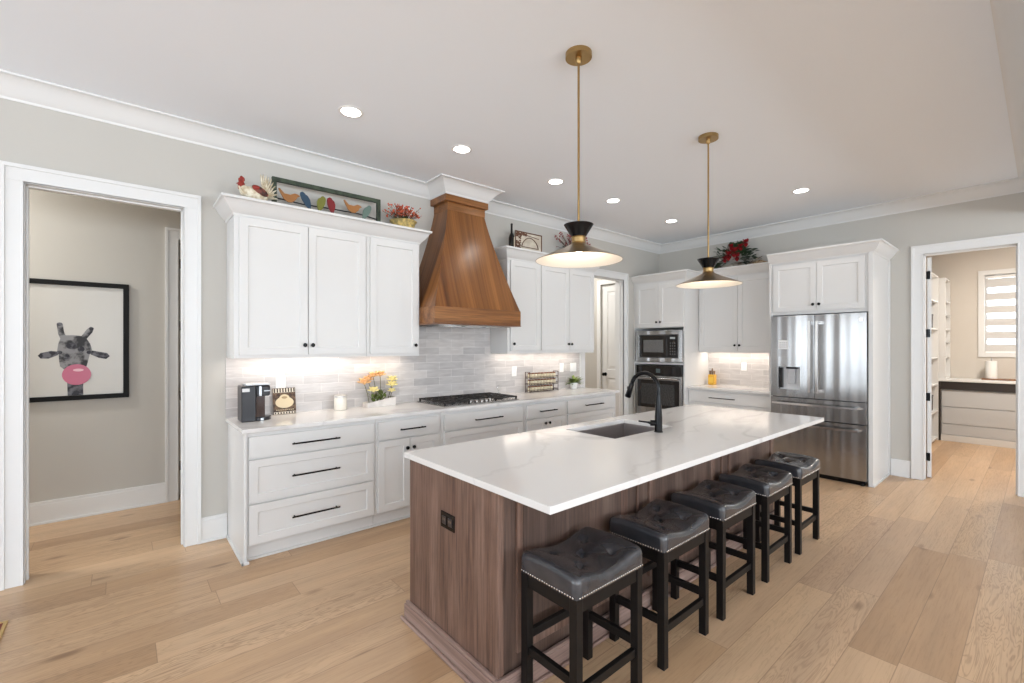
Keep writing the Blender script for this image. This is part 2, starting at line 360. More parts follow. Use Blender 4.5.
def tile(name, axis):
    m = mat(name, (.6, .58, .57), .14, spec=.55); nt = m.node_tree
    sp = N(nt, 'ShaderNodeSeparateXYZ'); L(nt, geo_pos(nt), sp.inputs[0]); cb = N(nt, 'ShaderNodeCombineXYZ')
    L(nt, sp.outputs[axis], cb.inputs[0]); L(nt, sp.outputs[2], cb.inputs[1])
    mp = N(nt, 'ShaderNodeMapping'); mp.inputs['Location'].default_value = (.02, -.930, 0); L(nt, cb.outputs[0], mp.inputs['Vector'])
    br = N(nt, 'ShaderNodeTexBrick', i_Scale=1.0, i_Mortar_Size=.0022, i_Mortar_Smooth=.1, i_Brick_Width=.303, i_Row_Height=.079, i_Bias=0.0)
    br.offset = .5; br.inputs['Color1'].default_value = (.50, .48, .475, 1); br.inputs['Color2'].default_value = (.66, .63, .61, 1); br.inputs['Mortar'].default_value = (.74, .72, .70, 1)
    L(nt, mp.outputs[0], br.inputs['Vector'])
    v = N(nt, 'ShaderNodeMapping'); v.inputs['Scale'].default_value = (5, 5, 26); L(nt, geo_pos(nt), v.inputs['Vector'])
    n = N(nt, 'ShaderNodeTexNoise', i_Scale=1.3, i_Detail=3.0, i_Distortion=.6); L(nt, v.outputs[0], n.inputs['Vector'])
    r = ramp(nt, [(.3, (.84, .83, .83)), (.7, (1, 1, 1))]); L(nt, n.outputs['Fac'], r.inputs['Fac'])
    mx = N(nt, 'ShaderNodeMixRGB', blend_type='MULTIPLY'); mx.inputs[0].default_value = 1; L(nt, br.outputs['Color'], mx.inputs[1]); L(nt, r.outputs[0], mx.inputs[2])
    L(nt, mx.outputs[0], bsdf(m).inputs['Base Color'])
    h = N(nt, 'ShaderNodeMath', operation='SUBTRACT'); L(nt, n.outputs['Fac'], h.inputs[0]); L(nt, br.outputs['Fac'], h.inputs[1]); add_bump(m, h.outputs[0], .35, .003)
    return m
M['tile_x'] = tile('glazed_subway_tile', 0); M['tile_y'] = tile('glazed_subway_tile_back', 1)

def leather():
    m = mat('charcoal_leather', (.050, .044, .042), .27, spec=.5, coat=.6, coat_rough=.09); nt = m.node_tree
    v = pos_nodes(nt, (1, 1, 1)); n = N(nt, 'ShaderNodeTexNoise', i_Scale=7.0, i_Detail=3.0); L(nt, v, n.inputs['Vector'])
    r = ramp(nt, [(.3, (.020, .021, .026)), (.7, (.048, .047, .052))]); L(nt, n.outputs['Fac'], r.inputs['Fac']); L(nt, r.outputs[0], bsdf(m).inputs['Base Color'])
    n2 = N(nt, 'ShaderNodeTexVoronoi', i_Scale=260.0); L(nt, v, n2.inputs['Vector']); add_bump(m, n2.outputs['Distance'], .05, .0006)
    return m
M['leather'] = leather()
def speck(name, c1, c2, scale, rough=.6, lo=.4, hi=.6):
    m = mat(name, c1, rough); nt = m.node_tree; v = pos_nodes(nt); n = N(nt, 'ShaderNodeTexNoise', i_Scale=scale, i_Detail=3.0); L(nt, v, n.inputs['Vector'])
    r = ramp(nt, [(lo, c1), (hi, c2)]); L(nt, n.outputs['Fac'], r.inputs['Fac']); L(nt, r.outputs[0], bsdf(m).inputs['Base Color']); return m
# ================================================================ SETTING
XW, YW, ZC, WT = 6.80, 4.18, 3.15, .14
def S(name, m, *boxes, bevel=0):
    b = MB()
    for q in boxes: b.box(*q)
    return struct(b.build(name, m, bevel=bevel))
S('floor', M['floor'], (-5.0, -6.0, -.1, 10.5, 7.4, 0))
S('ceiling', M['ceil'], (-5.14, -6.14, ZC, 10.64, 7.5, ZC+.1))
# kitchen left wall with the hall doorway and the pantry doorway
D1 = (-.468, .353, 2.53); D2 = (4.90, 5.80, 2.50); D3 = (.178, .885, 2.52)
def wall_x(name, y0, y1, x0, x1, holes, m):
    bs = []; x = x0
    for a, b_, h in holes:
        bs.append((x, y0, 0, a, y1, ZC)); bs.append((a, y0, h, b_, y1, ZC)); x = b_
    bs.append((x, y0, 0, x1, y1, ZC)); return S(name, m, *bs)
wall_x('wall_left', YW, YW+WT, -5.0, XW+WT, [D1, D2], M['wall'])
S('wall_back', M['wall'], (XW, D3[1], 0, XW+WT, YW, ZC), (XW, D3[0], D3[2], XW+WT, D3[1], ZC), (XW, -6.0, 0, XW+WT, D3[0], ZC))
# great room behind the camera, with its windows
def win_wall(name, along, pos0, pos1, a0, a1, wins, z0=.35, z1=2.85):
    bs = []; a = a0
    for c, wd in wins:
        s0, s1 = c-wd/2, c+wd/2
        for q in ((a, s0, 0, ZC), (s0, s1, 0, z0), (s0, s1, z1, ZC)):
            bs.append((pos0, q[0], q[2], pos1, q[1], q[3]) if along == 'Y' else (q[0], pos0, q[2], q[1], pos1, q[3]))
        a = s1
    bs.append((pos0, a, 0, pos1, a1, ZC) if along == 'Y' else (a, pos0, 0, a1, pos1, ZC))
    return S(name, M['wall'], *bs)
win_wall('wall_rear', 'Y', -5.14, -5.0, -6.14, YW+WT, [(-3.2, 2.2), (0.0, 2.2), (2.6, 2.2)])
win_wall('wall_right', 'X', -6.14, -6.0, -5.0, XW+WT, [(-2.9, 2.4), (.6, 2.4), (4.1, 2.4)])
k = 0
for c in (-3.2, 0, 2.6):
    k += 1; b = MB(); P = lambda a, d, z: (-5.0-d, a, z)
    b.frame(P, c-1.18, c+1.18, .27, 2.93, .09, -.02, .0); b.box(-5.09, c-.02, .35, -5.05, c+.02, 2.85); b.box(-5.09, c-1.1, 1.95, -5.05, c+1.1, 1.99)
    struct(b.build('window_%d' % k, M['trim']))
for c in (-2.9, .6, 4.1):
    k += 1; b = MB(); P = lambda a, d, z: (a, -6.0-d, z)
    b.frame(P, c-1.28, c+1.28, .27, 2.93, .09, -.02, .0); b.box(c-.02, -6.09, .35, c+.02, -6.05, 2.85); b.box(c-1.2, -6.09, 1.95, c+1.2, -6.05, 1.99)
    struct(b.build('window_%d' % k, M['trim']))
# header between kitchen and great room
S('beam', M['ceil'], (-5.0, -.12, 2.80, XW, .04, ZC))

# crown molding
CR = [(0, 3.025), (.006, 3.025), (.010, 3.040), (.022, 3.050), (.038, 3.068), (.062, 3.100), (.086, 3.124), (.104, 3.132), (.118, 3.138), (.130, 3.138), (.130, ZC), (0, ZC)]
def crown(name, pts, prof=CR, m=None, parent=None, closed=False):
    b = MB(); r = sweep(pts, prof); b.ring_list(r)
    o = b.build(name, m or M['trim'], parent, smooth=28)
    return o
HX0, HX1, HY = 2.455, 2.980, 3.885
struct(crown('trim_1', [(-5.0, YW), (HX0, YW), (HX0, HY), (HX1, HY), (HX1, YW), (XW, YW), (XW, .04), (-5.0, .04)]))
struct(crown('trim_2', [(XW, -.12), (XW, -6.0)]))
S('trim_3', M['trim'], (HX0, HY, 3.022, HX1, YW, ZC))

# door casings (flat board with a raised outer back-band) and jambs
def casing(name, face, sgn, a0, a1, h, axis, wd=.1, depth=WT, jamb=True, both=True):
    """face = plane of the wall surface, sgn = direction pointing out of the wall into the room we see"""
    b = MB()
    def bx(a, b_, d0, d1, z0, z1):
        p, q = face+sgn*d0, face+sgn*d1
        if axis == 'X': b.box(min(a,b_), min(p,q), z0, max(a,b_), max(p,q), z1)
        else: b.box(min(p,q), min(a,b_), z0, max(p,q), max(a,b_), z1)
    g = .0004
    for (s, e) in ((a0-wd+.001, a0-g), (a1+g, a1+wd-.001)):
        bx(s, e, 0, .018, 0, h+g)
    bx(a0-wd+.001, a1+wd-.001, 0, .018, h+g, h+wd-.001)
    # back-band
    bx(a0-wd-.004, a0-wd+.020, 0, .028, 0, h+wd-.02); bx(a1+wd-.020, a1+wd+.004, 0, .028, 0, h+wd-.02); bx(a0-wd-.004, a1+wd+.004, 0, .028, h+wd-.02, h+wd+.004)
    # inner bead
    bx(a0-g-.012, a0-g, 0, .0205, 0, h+g); bx(a1+g, a1+g+.012, 0, .0205, 0, h+g); bx(a0-g-.012, a1+g+.012, 0, .0205, h+g, h+g+.012)
    if jamb:
        for (s, e) in ((a0-.002, a0+.004), (a1-.004, a1+.002)): bx(s, e, -depth-.001, .001, 0, h)
        bx(a0-.002, a1+.002, -depth-.001, .001, h-.004, h+.002)
        bx(a0+.004, a0+.014, -.085, -.05, 0, h-.004); bx(a1-.014, a1-.004, -.085, -.05, 0, h-.004); bx(a0+.004, a1-.004, -.085, -.05, h-.014, h-.004)
    return struct(b.build(name, M['trim'], bevel=.002))
casing('trim_4', YW, -1, D1[0], D1[1], D1[2], 'X', .1)
casing('trim_5', YW, -1, D2[0], D2[1], D2[2], 'X', .1)
casing('trim_6', XW, -1, D3[0], D3[1], D3[2], 'Y', .095)
# baseboards
def baseb(name, *segs):
    b = MB()
    for (x0, y0, x1, y1, nx, ny) in segs:   # wall line and outward normal
        for d, z0, z1 in ((.016, 0, .165), (.012, .165, .19), (.026, 0, .018)):
            xs = sorted((x0, x1)); ys = sorted((y0, y1))
            if nx: b.box(min(x0, x0+nx*d), ys[0], z0, max(x0, x0+nx*d), ys[1], z1)
            else: b.box(xs[0], min(y0, y0+ny*d), z0, xs[1], max(y0, y0+ny*d), z1)
    return struct(b.build(name, M['trim'], bevel=.002))
baseb('baseboard_left', (-5.0, YW, D1[0]-.104, YW, 0, -1), (D1[1]+.104, YW, .628, YW, 0, -1), (D2[1]+.104, YW, 6.04, YW, 0, -1))
baseb('baseboard_back', (XW, D3[1]+.105, XW, 1.165, -1, 0), (XW, -6.0, XW, D3[0]-.10, -1, 0))
YH = 5.49
# hall behind the left doorway
D4 = (.418, 1.25, 2.53)
wall_x('wall_hall', YH, YH+WT, -3.0, 2.4, [D4], M['wall'])
S('wall_hall_side', M['wall'], (-3.14, YW+WT, 0, -3.0, YH+WT, ZC), (2.4, YW+WT, 0, 2.54, YH+WT, ZC))
S('wall_room_beyond_hall', M['wall'], (.0, 6.9, 0, 2.0, 7.0, ZC), (-.14, YH+WT, 0, .0, 7.0, ZC), (2.0, YH+WT, 0, 2.1, 7.0, ZC))
casing('trim_7', YH, -1, D4[0], D4[1], D4[2], 'X', .1)
baseb('baseboard_hall', (-3.0, YH, D4[0]-.104, YH, 0, -1), (D4[1]+.104, YH, 2.4, YH, 0, -1))
# pantry lobby behind the second doorway
XP = 6.30; D5 = (4.36, 4.995, 2.55)
S('wall_pantry', M['wall'], (XP, YW+WT, D5[2], XP+.12, D5[1], ZC), (XP, D5[1], 0, XP+.12, 6.6, ZC), (3.4, 6.6, 0, XP+.12, 6.7, ZC), (3.3, YW+WT, 0, 3.4, 6.7, ZC))
def hinge(z, loc, parent, axis='Y'):
    pass
def panel_door(name, P, a0, a1, z1, th=.036, st=.115):
    """two panel door slab with both faces"""
    b = MB()
    zb, zm = .22, 1.02
    def ring(rect, d): return [b.bm.verts.new(P(a, d, z)) for a, z in rect]
    def rct(x0, x1, y0, y1): return [(x0,y0),(x1,y0),(x1,y1),(x0,y1)]
    for d, s in ((0, 1), (th, -1)):
        xs = [a0, a0+st, a1-st, a1]; zs = [.008, zb, zm-.07, zm+.07, z1-st, z1]
        G = [[b.bm.verts.new(P(x, d, z)) for z in zs] for x in xs]
        for i in range(3):
            for j in range(5):
                if i == 1 and j in (1, 3):
                    o = [G[i][j], G[i+1][j], G[i+1][j+1], G[i][j+1]]; e = .008
                    n_ = ring(rct(xs[1]+e, xs[2]-e, zs[j]+e, zs[j+1]-e), d+s*.011)
                    for k in range(4): b.face([o[k], o[(k+1)%4], n_[(k+1)%4], n_[k]])
                    e = .045; n2 = ring(rct(xs[1]+e, xs[2]-e, zs[j]+e, zs[j+1]-e), d+s*.011)
                    for k in range(4): b.face([n_[k], n_[(k+1)%4], n2[(k+1)%4], n2[k]])
                    e = .055; n3 = ring(rct(xs[1]+e, xs[2]-e, zs[j]+e, zs[j+1]-e), d+s*.004)
                    for k in range(4): b.face([n2[k], n2[(k+1)%4], n3[(k+1)%4], n3[k]])
                    b.face(n3)
                else: b.face([G[i][j], G[i+1][j], G[i+1][j+1], G[i][j+1]])
    r = [[P(a, d, z) for a, z in rct(a0, a1, .008, z1)] for d in (0, th)]
    R = [[b.bm.verts.new(p) for p in q] for q in r]
    for k in range(4): b.face([R[0][k], R[0][(k+1)%4], R[1][(k+1)%4], R[1][k]])
    bmesh.ops.remove_doubles(b.bm, verts=b.bm.verts, dist=.0002)
    return struct(b.build(name, M['trim']))
def door_knob(P, a, z, parent):
    b = MB(); f = lambda d: Vector(P(a, d, z)); n = (f(-1)-f(0)).normalized(); p = f(0)
    b.tube([p, p+n*.008, p+n*.010, p+n*.04, p+n*.042, p+n*.055, p+n*.068, p+n*.072], [.032,.032,.012,.012,.022,.029,.024,.012], 20)
    return b.build('door_handle', M['black'], parent, smooth=40)
d1 = panel_door('door_1', PX(XP+.03), D5[0], D5[1], D5[2]-.01); door_knob(PX(XP+.03), 4.92, 1.01, d1)
b = MB(); b.box(XP-.02, D5[1], 0, XP+.001, D5[1]+.075, D5[2]+.08); b.box(XP-.02, YW+WT+.001, D5[2], XP+.001, D5[1], D5[2]+.08); struct(b.build('trim_8', M['trim'], bevel=.003))
def hinges(P, a, zs, parent):
    for z in zs:
        b = MB(); q0 = P(a, -.004, z-.045); q1 = P(a, -.004, z+.045)
        b.tube([q0, q1], .0075, 8)
        lo = P(a-.019, -.002, z-.045); hi = P(a+.019, .002, z+.045)
        b.box(*[min(u, v) for u, v in zip(lo, hi)], *[max(u, v) for u, v in zip(lo, hi)])
        b.build('hinge', M['black'], parent)
# hall door swung open into the room beyond: its hinge edge faces the hall
d2 = panel_door('door_2', lambda a, d, z: (D4[0]+.020+d, YH+WT+.012+a, z), 0, .80, D4[2]-.02)
hinges(lambda a, d, z: (D4[0]+.020+a, YH+WT+.010+d, z), .006, (.30, 1.0, 1.70, 2.32), d2)
d3 = panel_door('door_3', lambda a, d, z: (XW+WT+.012+a, D3[1]-.016-.036+d+a*.17, z), 0, .68, D3[2]-.02)
hinges(lambda a, d, z: (XW+WT+.010+d, D3[1]-.022+a, z), .0, (.24, .92, 1.64, 2.30), d3)
# utility room behind the right doorway
S('wall_utility', M['beige'], (10.5, -2.0, 0, 10.64, -.80, ZC), (10.5, .63, 0, 10.64, 1.62, ZC), (10.5, -.80, 0, 10.64, .63, 1.39), (10.5, -.80, 2.63, 10.64, .63, ZC),
  (XW+WT, 1.50, 0, 10.5, 1.62, ZC), (XW+WT, -2.0, 0, 10.5, -1.9, ZC))
S('wall_utility_front', M['beige'], (XW+WT, D3[1]+.0, 0, XW+WT+.004, 1.5, ZC), (XW+WT, -1.9, 0, XW+WT+.004, D3[0], ZC), (XW+WT, D3[0], D3[2]+.03, XW+WT+.004, D3[1], ZC))
b = MB(); b.frame(lambda a, d, z: (10.5+d, a, z), -.87, .70, 1.32, 2.70, .07, -.02, .0); b.frame(lambda a, d, z: (10.56+d, a, z), -.80, .63, 1.39, 2.63, .03, 0, .04)
w7 = struct(b.build('window_7', M['trim'], bevel=.002))
b = MB(); b.box(10.585, -.78, 1.41, 10.59, .61, 2.61); b.build('window_pane', M['glass'], w7)
# ================================================================ CABINETS
CC = [(0, 0), (.006, 0), (.010, .018), (.020, .030), (.038, .052), (.058, .086), (.072, .112), (.080, .120), (.090, .124), (.090, .145), (0, .145)]
def cab_crown(name, pts, z, label, top=.145, hgt=None, parent=None):
    s = (hgt or .16)/.145
    prof = [(o, z + h*s) for o, h in CC]
    b = MB(); b.ring_list(sweep(pts, prof)); o = b.build(name, M['cab'], parent, smooth=28)
    if parent: return o
    return tag(o, label, 'molding')
# ---- wall cabinets, left wall (fronts face -Y)
def wall_cab_Y(label, x0, x1, z0, z1, yf, yb, doors, knobs, group=None, dz=(1.43, 2.452)):
    t = thing('wall_cabinet', label, 'cabinet', ((x0+x1)/2, (yf+yb)/2, z0), group)
    b = MB(); b.box(x0, yf+.021, z0+.032, x1, yb, z1)
    b.box(x0, yf+.021, z0, x1, yf+.040, z0+.032); b.box(x0, yf+.040, z0, x0+.018, yb, z0+.032); b.box(x1-.018, yf+.040, z0, x1, yb, z0+.032)
    b.build('body', M['cab'], t, bevel=.0015)
    for (a0, a1) in doors:
        d = door_front(PY(yf), a0, a1, dz[0], dz[1], M['cab'], t)
        for kx in knobs:
            if a0 < kx < a1: knob(PY(yf), kx, dz[0]+.075, M['black'], d)
    return t
yu = 3.85; yb = YW-.001
wall_cab_Y('two-door white wall cabinet furthest left, rooster standing on top', .625, 1.632, 1.405, 2.472, yu, yb, [(.656, 1.136), (1.142, 1.612)], [1.11, 1.17])
wall_cab_Y('single-door white wall cabinet just left of the wooden hood', 1.634, 2.150, 1.405, 2.472, yu, yb, [(1.660, 2.126)], [2.095])
wall_cab_Y('single-door white wall cabinet just right of the wooden hood', 3.245, 3.742, 1.41, 2.472, yu, yb, [(3.280, 3.728)], [3.315], dz=(1.445, 2.452))
wall_cab_Y('two-door white wall cabinet right of the hood, beside the pantry doorway', 3.744, 4.730, 1.41, 2.472, yu, yb, [(3.760, 4.234), (4.240, 4.714)], [4.208, 4.266], dz=(1.445, 2.452))
cab_crown('crown_molding', [(.625, yb), (.625, yu+.021), (2.150, yu+.021), (2.150, yb)], 2.460, 'white crown molding along the wall cabinets left of the hood', hgt=.125)
cab_crown('crown_molding', [(3.245, yb), (3.245, yu+.021), (4.730, yu+.021), (4.730, yb)], 2.460, 'white crown molding along the wall cabinets right of the hood', hgt=.125)
for x0, x1, z in ((.70, 2.10, 2.57), (3.29, 4.70, 2.57)):
    b = MB(); b.box(x0, yu+.03, z, x1, yb, z+.012); b.build('top_board', M['cab'], [o for o in bpy.data.objects if o.name.startswith('crown_molding')][0 if x0 < 1 else 1])
# ---- base cabinets, left wall
yf, byb = 3.555, YW-.001
def base_cab_Y(label, x0, x1, fronts, group=None):
    t = thing('base_cabinet', label, 'cabinet', ((x0+x1)/2, 3.86, 0), group)
    b = MB(); b.box(x0, yf+.021, .11, x1, byb, .90); b.build('body', M['cab'], t, bevel=.0015)
    b = MB(); b.box(x0, yf+.065, 0, x1, yf+.085, .11); b.box(x0, yf+.050, 0, x1, yf+.065, .016); b.box(x0, yf+.045, .096, x1, yf+.07, .11); b.build('toe_kick', M['cab'], t, bevel=.002)
    for f in fronts:
        kind, a0, a1, z0, z1 = f[:5]
        o = door_front(PY(yf), a0, a1, z0, z1, M['cab'], t, 'drawer' if kind != 'door' else 'door', flat=(kind == 'slab'), st=.055)
        for h in f[5:]:
            if len(h) == 3: pull(PY(yf), h[0], h[1], h[2], M['black'], o)
            else: knob(PY(yf), h[0], h[1], M['black'], o)
    return t
b = MB(); b.box(.632, yf, 0, .652, byb, .90); b.box(.618, yf-.012, 0, .632, byb, .020); b.box(.618, yf-.012, 0, .664, yf, .020)
o = b.build('end_panel', M['cab'], bevel=.003); tag(o, 'white end panel closing the left end of the base cabinets', 'panel')
base_cab_Y('white base cabinet with three wide drawers below the coffee maker', .653, 1.580, [
    ('slab', .664, 1.560, .722, .868, (.934, 1.276, .792)), ('drawer', .664, 1.560, .411, .708, (.934, 1.276, .562)), ('drawer', .664, 1.560, .125, .397, (.934, 1.276, .262))])
base_cab_Y('white base cabinet with a short drawer over two doors, below the flower box', 1.582, 2.205, [
    ('slab', 1.600, 2.172, .722, .868, (1.783, 2.022, .792)), ('door', 1.600, 1.884, .125, .708, (1.855, .628)), ('door', 1.888, 2.172, .125, .708, (1.917, .628))])
base_cab_Y('wide white drawer base cabinet below the gas cooktop', 2.207, 3.218, [
    ('slab', 2.236, 3.190, .722, .868, (2.56, 2.90, .792)), ('drawer', 2.236, 3.190, .411, .708, (2.56, 2.90, .562)), ('drawer', 2.236, 3.190, .125, .397, (2.56, 2.90, .262))])
base_cab_Y('white base cabinet with drawer over two doors, just right of the cooktop', 3.220, 3.862, [
    ('slab', 3.252, 3.838, .722, .868, (3.42, 3.68, .792)), ('door', 3.252, 3.543, .125, .708, (3.515, .655)), ('door', 3.547, 3.838, .125, .708, (3.577, .655))])
base_cab_Y('white drawer base cabinet at the right end, below the small potted plant', 3.864, 4.800, [
    ('slab', 3.888, 4.775, .722, .868, (4.17, 4.50, .795)), ('drawer', 3.888, 4.775, .411, .708, (4.17, 4.50, .562)), ('drawer', 3.888, 4.775, .125, .397, (4.17, 4.50, .262))])
def f32(v): return Vector((v, 0, 0)).x
def slab(x0, y0, x1, y1, z0, z1, hole=None, r=0.):
    b = MB()
    if hole is None:
        b.box(x0, y0, z0, x1, y1, z1)
    else:
        xs = [x0, hole[0], hole[2], x1]; ys = [y0, hole[1], hole[3], y1]
        T = [[[b.bm.verts.new((x, y, z)) for y in ys] for x in xs] for z in (z0, z1)]
        for i in range(3):
            for j in range(3):
                if i == 1 and j == 1: continue
                for k in (0, 1): b.face([T[k][i][j], T[k][i+1][j], T[k][i+1][j+1], T[k][i][j+1]])
        def wallf(i0, j0, i1, j1): b.face([T[0][i0][j0], T[0][i1][j1], T[1][i1][j1], T[1][i0][j0]])
        for i in range(3): wallf(i, 0, i+1, 0); wallf(i, 3, i+1, 3)
        for j in range(3): wallf(0, j, 0, j+1); wallf(3, j, 3, j+1)
        wallf(1, 1, 2, 1); wallf(1, 2, 2, 2); wallf(1, 1, 1, 2); wallf(2, 1, 2, 2)
        if r:
            es = [e for e in b.bm.edges if abs(e.verts[0].co.z-e.verts[1].co.z) > 1e-4 and (e.verts[0].co.x in (f32(x0), f32(x1)) and e.verts[0].co.y in (f32(y0), f32(y1)))]
            bmesh.ops.bevel(b.bm, geom=es, offset=r, segments=4, affect='EDGES', profile=.5)
    return b
o = slab(.618, 3.525, 4.82, YW-.001, .9005, .930).build('countertop', M['quartz'], bevel=.003); tag(o, 'long white quartz countertop on the base cabinets along the tiled wall', 'countertop')
# backsplash
b = MB(); b.box(.618, YW-.009, .9302, 4.795, YW-.0005, 1.404); b.box(2.155, YW-.009, 1.404, 3.243, YW-.0005, 1.75)
struct(b.build('wall_left_backsplash', M['tile_x']))
# ---- back wall (fronts face -X)
def shell_X(t, x0, x1, y0, y1, z0, z1):
    b = MB(); b.box(x0, y0, z0, x1, y1, z1); return b.build('body', M['cab'], t, bevel=.0015)
xt = 6.06; XB = XW-.001
t = thing('oven_cabinet', 'tall white cabinet tower holding the microwave and wall oven', 'cabinet', (6.5, 3.75, 0))
b = MB(); b.box(xt+.021, 3.33, .10, XB, 3.352, 2.46); b.box(xt+.021, 4.158, .10, XB, 4.179, 2.46)
b.box(xt+.021, 3.352, 1.765, XB, 4.158, 2.46); b.box(xt+.021, 3.352, .10, XB, 4.158, .445); b.box(xt+.021, 3.352, 1.222, XB, 4.158, 1.252); b.box(6.70, 3.352, .44, XB, 4.158, 1.77)
b.build('body', M['cab'], t, bevel=.0015)
b = MB(); b.box(xt+.08, 3.33, 0, xt+.10, 4.179, .10); b.build('toe_kick', M['cab'], t)
for a0, a1, kn in ((3.342, 3.728, 3.698), (3.732, 4.118, 3.762)):
    d = door_front(PX(xt), a0, a1, 1.778, 2.41, M['cab'], t); knob(PX(xt), kn, 1.850, M['black'], d)
d = door_front(PX(xt), 3.362, 4.146, .125, .425, M['cab'], t, 'drawer'); pull(PX(xt), 3.58, 3.93, .28, M['black'], d)
cab_crown('crown_molding', [(xt+.021, YW-.001), (xt+.021, 3.33), (6.49, 3.33)], 2.445, 'white crown molding capping the oven tower', hgt=.125, parent=t)
t = thing('wall_cabinet', 'two-door white wall cabinet between oven tower and refrigerator, above the lit counter', 'cabinet', (6.7, 2.8, 1.405))
shell_X(t, 6.491, XB, 2.203, 3.329, 1.437, 2.50)
b = MB(); b.box(6.491, 2.203, 1.405, 6.510, 3.329, 1.4365); b.build('light_rail', M['cab'], t)
for a0, a1, kn in ((2.225, 2.763, 2.734), (2.767, 3.316, 2.797)):
    d = door_front(PX(6.47), a0, a1, 1.43, 2.445, M['cab'], t); knob(PX(6.47), kn, 1.505, M['black'], d)
cab_crown('crown_molding', [(6.491, 3.329), (6.491, 2.203)], 2.47, 'white crown molding between the oven tower and the refrigerator surround', hgt=.125, parent=t)
b = MB(); b.box(6.495, 2.21, 2.575, XB, 3.325, 2.588); b.build('top_board', M['cab'], t)
t = thing('base_cabinet', 'white base cabinet with one wide drawer over two doors, beside the refrigerator', 'cabinet', (6.5, 2.8, 0))
shell_X(t, 6.191, XB, 2.203, 3.329, .11, .889)
b = MB(); b.box(6.26, 2.203, 0, 6.28, 3.329, .11); b.build('toe_kick', M['cab'], t)
d = door_front(PX(6.17), 2.225, 3.31, .715, .862, M['cab'], t, 'drawer', flat=True); pull(PX(6.17), 2.66, 3.01, .785, M['black'], d)
for a0, a1, kn in ((2.225, 2.765, 2.737), (2.769, 3.31, 2.797)):
    d = door_front(PX(6.17), a0, a1, .125, .700, M['cab'], t); knob(PX(6.17), kn, .625, M['black'], d)
o = slab(6.145, 2.203, XB, 3.329, .8895, .919).build('countertop', M['quartz'], bevel=.003); tag(o, 'short white quartz countertop between oven tower and refrigerator', 'countertop')
b = MB(); b.box(XW-.009, 2.203, .9192, XW-.0005, 3.329, 1.4045); struct(b.build('wall_back_backsplash', M['tile_y']))
# refrigerator surround
xf = 6.04
t = thing('refrigerator_cabinet', 'white surround and two-door cabinet over the refrigerator', 'cabinet', (6.45, 1.7, 0))
b = MB(); b.box(xf, 1.183, 0, XB, 1.222, 2.50); b.build('side_panel', M['cab'], t, bevel=.0015)
b = MB(); b.box(xf, 2.178, 0, XB, 2.202, 2.50); b.build('side_panel', M['cab'], t, bevel=.0015)
b = MB(); b.box(xf+.021, 1.222, 1.868, XB, 2.178, 2.50); b.build('body', M['cab'], t, bevel=.0015)
b = MB(); b.box(xf-.001, 1.171, 0, XB, 1.183, .018); b.build('shoe_molding', M['cab'], t)
b = MB(); b.box(XW-.045, 1.170, .018, XB, 1.183, 2.49); b.build('scribe_strip', M['cab'], t)
for a0, a1, kn in ((1.255, 1.701, 1.673), (1.705, 2.155, 1.733)):
    d = door_front(PX(xf), a0, a1, 1.905, 2.465, M['cab'], t); knob(PX(xf), kn, 1.975, M['black'], d)
cab_crown('crown_molding', [(xf+.010, 2.202), (xf+.010, 1.183), (XB, 1.183)], 2.485, 'white crown molding capping the refrigerator surround', hgt=.125, parent=t)

# ================================================================ RANGE HOOD
t = thing('range_hood', 'tapered brown wooden range hood over the gas cooktop', 'range hood', (2.72, 3.9, 1.70))
b = MB()
b.ring_list([[(x0, y0, z), (x1, y0, z), (x1, YW-.001, z), (x0, YW-.001, z)] for x0, x1, y0, z in ((2.152, 3.198, 3.595, 1.71), (2.152, 3.198, 3.595, 1.862))], cap0=False)
ap = b.build('apron', M['hood_band'], t, bevel=.003)
b = MB(); b.box(2.148, 3.591, 1.700, 3.202, YW-.001, 1.7095); b.build('bottom_trim', M['hood_band'], t, bevel=.003)
b = MB(); rings = []; n = 14
for i in range(n+1):
    f = i/n; g = 1-(1-f)**1.22
    rings.append([(2.158+(2.505-2.158)*g, 3.601+(3.925-3.601)*g, 1.862+(2.93-1.862)*f), (3.192-(3.192-2.955)*g, 3.601+(3.925-3.601)*g, 1.862+(2.93-1.862)*f),
                  (3.192-(3.192-2.955)*g, YW-.001, 1.862+(2.93-1.862)*f), (2.158+(2.505-2.158)*g, YW-.001, 1.862+(2.93-1.862)*f)])
b.ring_list(rings); b.build('body', M['hood'], t, smooth=30)
b = MB(); b.box(2.494, 3.913, 2.875, 2.966, YW-.001, 2.955); b.build('neck_band', M['hood_band'], t, bevel=.002)
b = MB(); b.box(2.450, 3.878, 2.955, 2.985, YW-.001, 3.0215); b.build('top_cap', M['hood_band'], t, bevel=.004)
b = MB(); b.box(2.25, 3.68, 1.692, 3.12, 4.12, 1.6995); b.build('liner', M['steel'], t)
for x in (2.43, 2.685, 2.94):
    b = MB(); b.box(x-.11, 3.72, 1.686, x+.11, 4.08, 1.6918); b.build('filter', M['chrome'], t)

